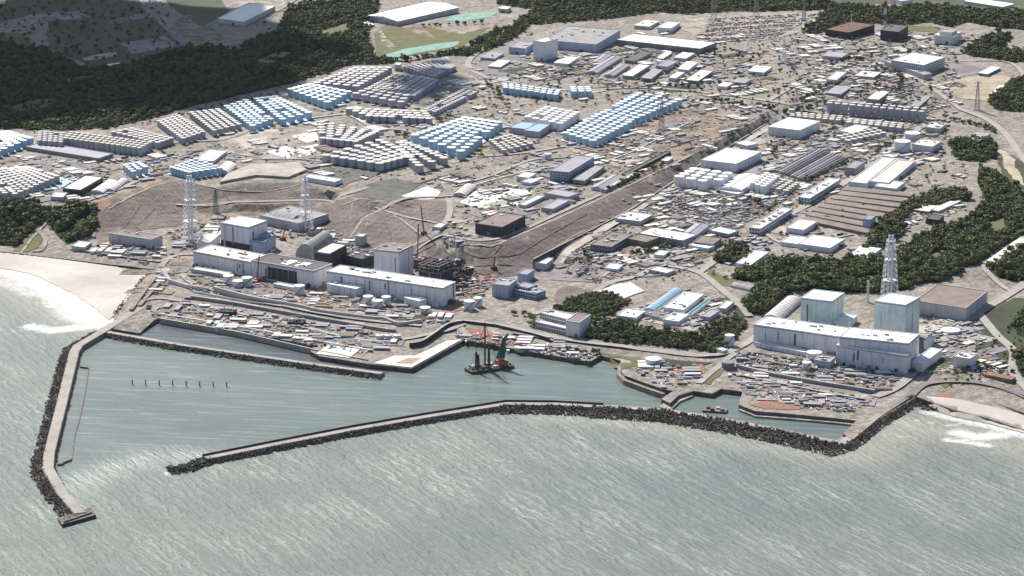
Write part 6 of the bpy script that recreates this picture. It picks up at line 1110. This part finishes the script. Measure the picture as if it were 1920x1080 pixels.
# ================================================================== SMALL THINGS IN THE YARDS
cells = {}
for f, u, v in FOOT:
    c = f + (u + v) / 2; r = (u + v).length / 2 + 14
    for i in range(int((c.x - r) // 40), int((c.x + r) // 40) + 1):
        for j in range(int((c.y - r) // 40), int((c.y + r) // 40) + 1): cells.setdefault((i, j), []).append((f, u, v))
OCC = {}
for t in TANKS: OCC.setdefault((int(t[2] // 20), int(t[3] // 20)), []).append((t[2], t[3], t[5] / 2 + 1))
def free(x, y, r):
    for f, u, v in cells.get((int(x // 40), int(y // 40)), ()):
        d = u.x * v.y - u.y * v.x; qx, qy = x - f.x, y - f.y; a = (qx * v.y - qy * v.x) / d; b = (u.x * qy - u.y * qx) / d
        if -r / u.length - .02 < a < 1 + r / u.length + .02 and -r / v.length - .02 < b < 1 + r / v.length + .02: return False
    for i in (-1, 0, 1):
        for j in (-1, 0, 1):
            for (a, b, q) in OCC.get((int(x // 20) + i, int(y // 20) + j), ()):
                if (a - x) ** 2 + (b - y) ** 2 < (q + r) ** 2: return False
    return True
def occupy(x, y, r): OCC.setdefault((int(x // 20), int(y // 20)), []).append((x, y, r))
# kinds: (mesh data, child mesh)
def m_(mb, n, m): return mb.mesh(n, m)
def cabin_mesh(roof, wall):
    a = MB().abox(0, 0, -.5, 1, .5, .95); r = MB().abox(0, 0, .45, 1.04, .54, .07); w = MB()
    w.box((0, -.252, .2), (.38, 0, 0), (0, .006, 0), (0, 0, .07))
    return m_(a, 'cabin', wall), [('roof', m_(r, 'roof', roof)), ('window', m_(w, 'window', 'window_glass'))]
CAB = [cabin_mesh('pad_white', 'white_wall'), cabin_mesh('pale_roof', 'pale_wall'), cabin_mesh('lilac_roof', 'grey_wall'), cabin_mesh('cream_roof', 'pale_wall'), cabin_mesh('grey_roof', 'grey_wall'), cabin_mesh('brown_roof', 'pale_wall')]
CONT = [m_(MB().abox(0, 0, 0, 6.1, 2.4, 2.6), 'shipping_container', c) for c in ('blue_wall', 'pale_wall', 'brown_wall', 'grey_wall', 'dark_roof', 'lilac_roof')]
def car_mesh(c):
    b = MB().abox(0, 0, .35, 4.6, 1.8, .75); b.prism([(-1.6, -.75), (.9, -.75), (.9, .75), (-1.6, .75)], 1.35, 1.5)
    w = MB().abox(-.35, 0, 1.1, 2.7, 1.6, .3)
    for x in (-1.4, 1.4):
        for y in (-.85, .85): w.box((x, y, .33), (.33, 0, 0), (0, .12, 0), (0, 0, .33))
    return m_(b, 'car', c), m_(w, 'glass', 'window_glass')
CARS = [car_mesh(c) for c in ('car_white', 'car_white', 'car_silver', 'car_silver', 'car_dark', 'car_blue', 'car_red')]
def pile_mesh(seed, m):
    rnd = random.Random(seed); mb = MB(); n = 8; vs = [(0, 0, 1)]
    for ring, (r, z) in enumerate(((.45, .7), (1, 0))):
        for k in range(n): a = k * 6.283 / n; q = r * rnd.uniform(.75, 1.25); vs.append((q * math.cos(a), q * math.sin(a), z * rnd.uniform(.7, 1.1) - (.2 if ring else 0)))
    return m_(mb.add(vs, [(0, 1 + k, 1 + (k + 1) % n) for k in range(n)] + [(1 + k, 1 + n + k, 1 + n + (k + 1) % n, 1 + (k + 1) % n) for k in range(n)]), 'soil_pile', m)
PILE = [pile_mesh(1, 'bare_soil'), pile_mesh(2, 'pale_gravel'), pile_mesh(3, 'armour_rock'), pile_mesh(4, 'red_soil')]
ZONES = [  # label phrase, pixel outline, density weight, heading of the rows
 ('on the plant terrace before the left turbine halls', [(352, 505), (480, 530), (620, 548), (860, 592), (830, 610), (620, 582), (360, 545)], 240, -8),
 ('on the left quay yard', [(270, 575), (350, 560), (500, 590), (700, 625), (760, 640), (700, 665), (480, 635), (290, 598)], 230, -8),
 ('between the left reactors and the brown slope', [(310, 440), (400, 410), (560, 402), (640, 440), (700, 470), (690, 480), (600, 450), (420, 440), (340, 470)], 230, -8),
 ('round the wrecked reactor building', [(770, 490), (880, 505), (930, 520), (880, 590), (850, 560), (850, 530), (780, 510)], 240, 30),
 ('on the left corner of the plant', [(160, 462), (290, 460), (350, 490), (290, 560), (262, 572), (290, 520), (300, 500), (180, 476)], 120, -10),
 ('on the terrace above the great slope', [(800, 345), (900, 310), (1080, 285), (1290, 225), (1300, 270), (1130, 355), (960, 440), (840, 470), (820, 440), (850, 380)], 330, 40),
 ('on the open dirt beside the ice blue tanks', [(1130, 270), (1280, 190), (1420, 205), (1420, 225), (1300, 285), (1180, 330), (1090, 295)], 170, 40),
 ('in the workshop yards below the slope road', [(1060, 480), (1200, 400), (1300, 390), (1400, 400), (1340, 470), (1300, 500), (1200, 510), (1130, 530), (1050, 520)], 420, 40),
 ('in the storage yard below the white tanks', [(1200, 395), (1270, 350), (1400, 365), (1480, 370), (1380, 430), (1300, 415)], 420, 40),
 ('in the long right hand yards', [(1440, 240), (1560, 215), (1780, 225), (1760, 300), (1600, 350), (1440, 400), (1400, 380), (1430, 300)], 420, 40),
 ('in the clearing among the dark trees', [(1690, 405), (1740, 380), (1810, 376), (1800, 392), (1740, 416), (1700, 422)], 70, 30),
 ('in the far yards behind the long tank row', [(1480, 200), (1500, 140), (1640, 120), (1780, 200), (1720, 215), (1560, 180)], 380, 40),
 ('in the far yards round the barracks', [(900, 150), (960, 100), (1150, 90), (1320, 100), (1450, 130), (1420, 170), (1200, 165), (960, 150)], 380, 35),
 ('round the far construction site', [(1450, 80), (1560, 60), (1760, 50), (1850, 70), (1800, 100), (1640, 115), (1480, 130)], 320, 20),
 ('between the blocks of the tank farm', [(420, 230), (600, 180), (900, 150), (980, 180), (900, 290), (700, 330), (420, 330), (300, 300)], 260, 40),
 ('in the yards left of the brown slope', [(-30, 290), (200, 300), (420, 270), (420, 300), (330, 300), (300, 330), (180, 380), (-30, 378)], 240, 35),
 ('in front of the right hand turbine halls', [(1380, 660), (1500, 670), (1700, 705), (1660, 735), (1560, 720), (1380, 690)], 190, -5),
 ('in the intake yard below the right hand plant', [(1380, 700), (1500, 722), (1640, 750), (1600, 775), (1480, 760), (1400, 740)], 210, -5),
 ('on the ground right of the right hand plant', [(1730, 590), (1830, 600), (1860, 660), (1900, 710), (1820, 700), (1750, 700), (1740, 640)], 240, 40),
 ('on the raised platform by the dark tree belt', [(1165, 592), (1285, 545), (1378, 571), (1300, 618)], 90, 40),
 ('on the red ground by the harbour', [(850, 618), (990, 640), (1110, 665), (1100, 680), (1000, 662), (870, 640)], 130, -5),
 ('in the open parts of the right hand yards', [(1200, 330), (1440, 230), (1780, 235), (1850, 330), (1830, 400), (1600, 480), (1400, 500), (1300, 520), (1180, 500), (1050, 500)], 190, 40),
 ('in the open parts of the upper terrace', [(430, 300), (900, 200), (1200, 170), (1440, 190), (1300, 280), (1100, 370), (960, 440), (800, 350), (600, 330)], 160, 40),
 ('in the open parts of the far yards', [(880, 120), (1000, 60), (1300, 60), (1560, 80), (1800, 100), (1800, 220), (1500, 240), (1250, 180), (900, 170)], 300, 35),
 ('on the white tank spit', [(1180, 690), (1310, 680), (1320, 705), (1280, 725), (1240, 728)], 60, 0)]
small = []
for zi, (zl, px, n, ang) in enumerate(ZONES):
    w = np.array(px, float); lo, hi = w.min(0), w.max(0); made = 0; tries = 0
    while made < n and tries < n * 12:
        tries += 1; q = RNG.uniform(lo, hi)
        if poly_dist(q[None], w)[0] > 0: continue
        p = G(*q); kind = random.choices(['cabin', 'shipping_container', 'parked_car', 'soil_pile', 'bits'], [.20, .15, .12, .12, .41])[0]
        r = {'cabin': 6, 'shipping_container': 3.5, 'parked_car': 2.4, 'soil_pile': 4, 'bits': 3}[kind]
        if p.z < 1.5 or not free(p.x, p.y, r): continue
        run = random.choice([1, 2, 4, 6, 9, 12]) if kind in ('shipping_container', 'parked_car', 'bits') else random.choice([1, 2, 3, 4])
        if zi in (0, 1, 2, 3, 16, 17): run = min(run, random.choice([1, 1, 2, 3])) if kind == 'cabin' else 1
        rot = R(ang) + (random.gauss(0, .04) if random.random() < .85 else 1.57); step = {'cabin': 11, 'shipping_container': 2.9, 'parked_car': 2.7, 'soil_pile': 5, 'bits': 4}[kind]; sz = random.uniform(7, 24) if kind == 'cabin' else random.uniform(3, 7); va = random.randrange(100)
        for k in range(run):
            x = p.x - math.sin(rot) * step * k; y = p.y + math.cos(rot) * step * k
            if k and not free(x, y, r): break
            zz = zat(x, y) + (.25 if kind == 'parked_car' else .1); small.append((kind, x, y, zz, rot, sz, va, zi)); occupy(x, y, r * .7); made += 1
# the big car park: rows
for j in range(26):
    for i in range(70):
        a = lerp(Vector((1330, 36)), Vector((1545, 24)), i / 69); b = lerp(Vector((1318, 84)), Vector((1452, 72)), i / 69); q = lerp(a, b, (j + .5) / 26)
        if (j % 5 == 4) or i % 12 == 11 or random.random() < .45: continue
        p = G(*q)
        if free(p.x, p.y, 1.2): small.append(('parked_car', p.x + random.uniform(-.6, .6), p.y + random.uniform(-.6, .6), p.z + .7, .7, 5, random.randrange(100), 99))
GR = {'cabin': 'site cabins', 'shipping_container': 'shipping containers', 'parked_car': 'parked cars', 'soil_pile': 'soil piles'}
COLW = {'cabin': ['white roofed cabin', 'pale grey cabin', 'lilac roofed grey cabin', 'cream roofed cabin', 'dark grey roofed cabin', 'brown roofed cabin'], 'shipping_container': ['blue grey container', 'pale grey container', 'brown container', 'dark grey container', 'blackish container', 'lilac container'],
        'parked_car': ['white car', 'white car', 'silver car', 'silver car', 'black car', 'dark blue car', 'red car'], 'soil_pile': ['brown soil heap', 'pale gravel heap', 'dark rubble heap', 'reddish soil heap']}
for kind in GR:
    lst = sorted([s for s in small if s[0] == kind], key=lambda s: s[2]); words = COLW[kind]; nk = len(words); rest = {}
    for i, (k, x, y, z, rot, sz, va, zi) in enumerate(lst):
        v = va % nk; zl = ZONES[zi][0] if zi < 99 else 'in the big car park at the top'; lab = words[v] + ' ' + zl; cat = {'cabin': 'cabin', 'shipping_container': 'container', 'parked_car': 'car', 'soil_pile': 'pile'}[kind]
        if kind == 'cabin': me, ch = CAB[v]; scl = (sz, min(sz, 15) * random.uniform(.8, 1.2), random.uniform(4, 7))
        elif kind == 'shipping_container': me, ch = CONT[v], []; scl = (random.choice([1, 2]), 1, 1)
        elif kind == 'parked_car': me, g_ = CARS[v]; ch = [('glass', g_)]; scl = (1, 1, 1)
        else: me, ch = PILE[v], []; scl = (sz, sz * random.uniform(.6, 1.1), sz * .45)
        if i < 295:
            o = props(link(kind, me, None, (x, y, z)), lab, cat, GR[kind] + ' ' + lab); o['group'] = lab.replace(words[v], words[v] + 's', 1); o.rotation_euler.z = rot; o.scale = scl
            for nm, cm in ch: link(nm, cm, o)
        else:
            M = Matrix.Translation((x, y, z)) @ Matrix.Rotation(rot, 4, 'Z') @ Matrix.Diagonal((*scl, 1))
            for mm in [me] + [c[1] for c in ch if c[0] != 'window']:
                mb = rest.setdefault(mm.materials[0].name, MB()); mb.add([M @ vv.co for vv in mm.vertices], [tuple(pp.vertices) for pp in mm.polygons])
    for mn, mb in rest.items(): props(link('distant_' + kind + 's', mb.mesh('distant', mn)), 'remaining distant ' + GR[kind] + ' coloured ' + mn.replace('_', ' '), None, None, 'stuff')
bits = {}
for k, x, y, z, rot, sz, va, zi in small:
    if k != 'bits': continue
    for _ in range(4):
        mn = random.choice(['white_steel', 'pale_wall', 'grey_wall', 'dark_wall', 'rust', 'louvre', 'grey_wall', 'pad_lilac', 'brown_wall', 'pad_concrete', 'steel', 'bare_soil', 'dark_wall', 'brown_wall', 'orange_paint' if random.random() < .07 else 'pale_roof', 'blue_roof' if random.random() < .1 else 'grey_roof']); mb = bits.setdefault(mn, MB())
        l = random.uniform(1, 8); mb.abox(x + random.uniform(-4, 4), y + random.uniform(-6, 6), z - .3, l, random.uniform(.6, 2.2), random.uniform(.5, 2.2), rot + random.choice([0, 1.57]))
for mn, mb in bits.items(): props(link('yard_clutter', mb.mesh('yard_clutter', mn)), 'stacked ' + mn.replace('_', ' ') + ' materials and gear strewn across the yards', None, None, 'stuff')
print('small', len(small), {k: sum(1 for s in small if s[0] == k) for k in GR})
# piping along the quay and yards
for i, px in enumerate([[(360, 548), (500, 572), (640, 596), (780, 606)], [(300, 590), (480, 620), (700, 660)], [(1390, 668), (1500, 690), (1690, 712)], [(850, 360), (1000, 320), (1150, 300), (1290, 232)], [(1080, 500), (1200, 520), (1290, 505)], [(430, 300), (560, 300), (640, 310)]]):
    pts = smooth([Vector(G(x, y)).to_2d() for x, y in px], 6); mb = MB()
    for a, b in zip(pts, pts[1:]):
        A = Vector((a.x, a.y, zat(a.x, a.y) + 1.6)); Bv = Vector((b.x, b.y, zat(b.x, b.y) + 1.6)); mb.bar(A, Bv, .5); mb.bar(A + Vector((0, 1.6, 0)), Bv + Vector((0, 1.6, 0)), .4); mb.bar(A, A - Vector((0, 0, 2)), .25)
    lab = ['pipe run along the terrace before the left turbine halls', 'pipe run along the left quay yard', 'pipe run before the right hand turbine halls', 'pipe run across the upper terrace', 'pipe run through the lower workshop yard', 'pipe run past the cream pads'][i]
    t = thing('pipeline', lab, 'pipeline', (pts[0].x, pts[0].y, zat(pts[0].x, pts[0].y))); part('pipe', mb, 'white_steel' if i % 2 else 'steel', t)
# ================================================================== CLOUDS (above and behind the view, they shade the top left of the site)
def cloud(label, gpx, alt, rx, ry, n, seed):
    rnd = random.Random(seed); g = G(*gpx); t = (alt - g.z) / SDIR.z; c = g + SDIR * t; b = bmesh.new()
    for i in range(n):
        a = rnd.random() * 6.28; q = math.sqrt(rnd.random()) * .85; r = min(rx, ry) * rnd.uniform(.16, .42) * (1.1 - .4 * q)
        M = Matrix.Translation((math.cos(a) * q * rx, math.sin(a) * q * ry, rnd.uniform(0, r * .5))) @ Matrix.Diagonal((r * 1.3, r * 1.1, r * .45, 1)); bmesh.ops.create_icosphere(b, subdivisions=3, radius=1, matrix=M)
    for v in b.verts: v.co += Vector((math.sin(v.co.y / 37) + math.sin(v.co.z / 13), math.sin(v.co.x / 31), math.sin(v.co.x / 23 + v.co.y / 29))) * min(rx, ry) * .04
    me = bpy.data.meshes.new('cloud'); b.to_mesh(me); b.free(); me.materials.append(MATS['cloud_white']); me.polygons.foreach_set('use_smooth', [True] * len(me.polygons))
    props(link('cloud', me, None, c), label, 'cloud')
cloud('broad white cloud high above the fields at the top left', (160, 95), 1900, 400, 620, 64, 3)
cloud('small white cloud high above the shaded tanks', (800, 158), 1800, 80, 210, 22, 5)
cloud('long white cloud high above the far wood', (180, 165), 1850, 380, 150, 26, 9)
# ================================================================== HAZE
mh = bpy.data.materials.new('haze_air'); mh.use_nodes = True; hn = mh.node_tree.nodes; hl = mh.node_tree.links
hn.remove(hn['Principled BSDF']); pv = hn.new('ShaderNodeVolumePrincipled'); pv.inputs['Color'].default_value = (.66, .80, 1.0, 1); pv.inputs['Density'].default_value = 3e-6; pv.inputs['Anisotropy'].default_value = .2
hl.new(pv.outputs[0], hn['Material Output'].inputs['Volume']); MATS['haze_air'] = mh
X0, X1, Y0, Y1, ZA, ZB = -9100, 9100, -9100, 16100, -8, 1210
hb_ = MB().prism([(X0, Y0), (X1, Y0), (X1, Y1), (X0, Y1)], ZA, ZB); struct('haze', hb_, 'haze_air', kind='stuff')
print('objects', len(bpy.data.objects), 'meshes', len(bpy.data.meshes))
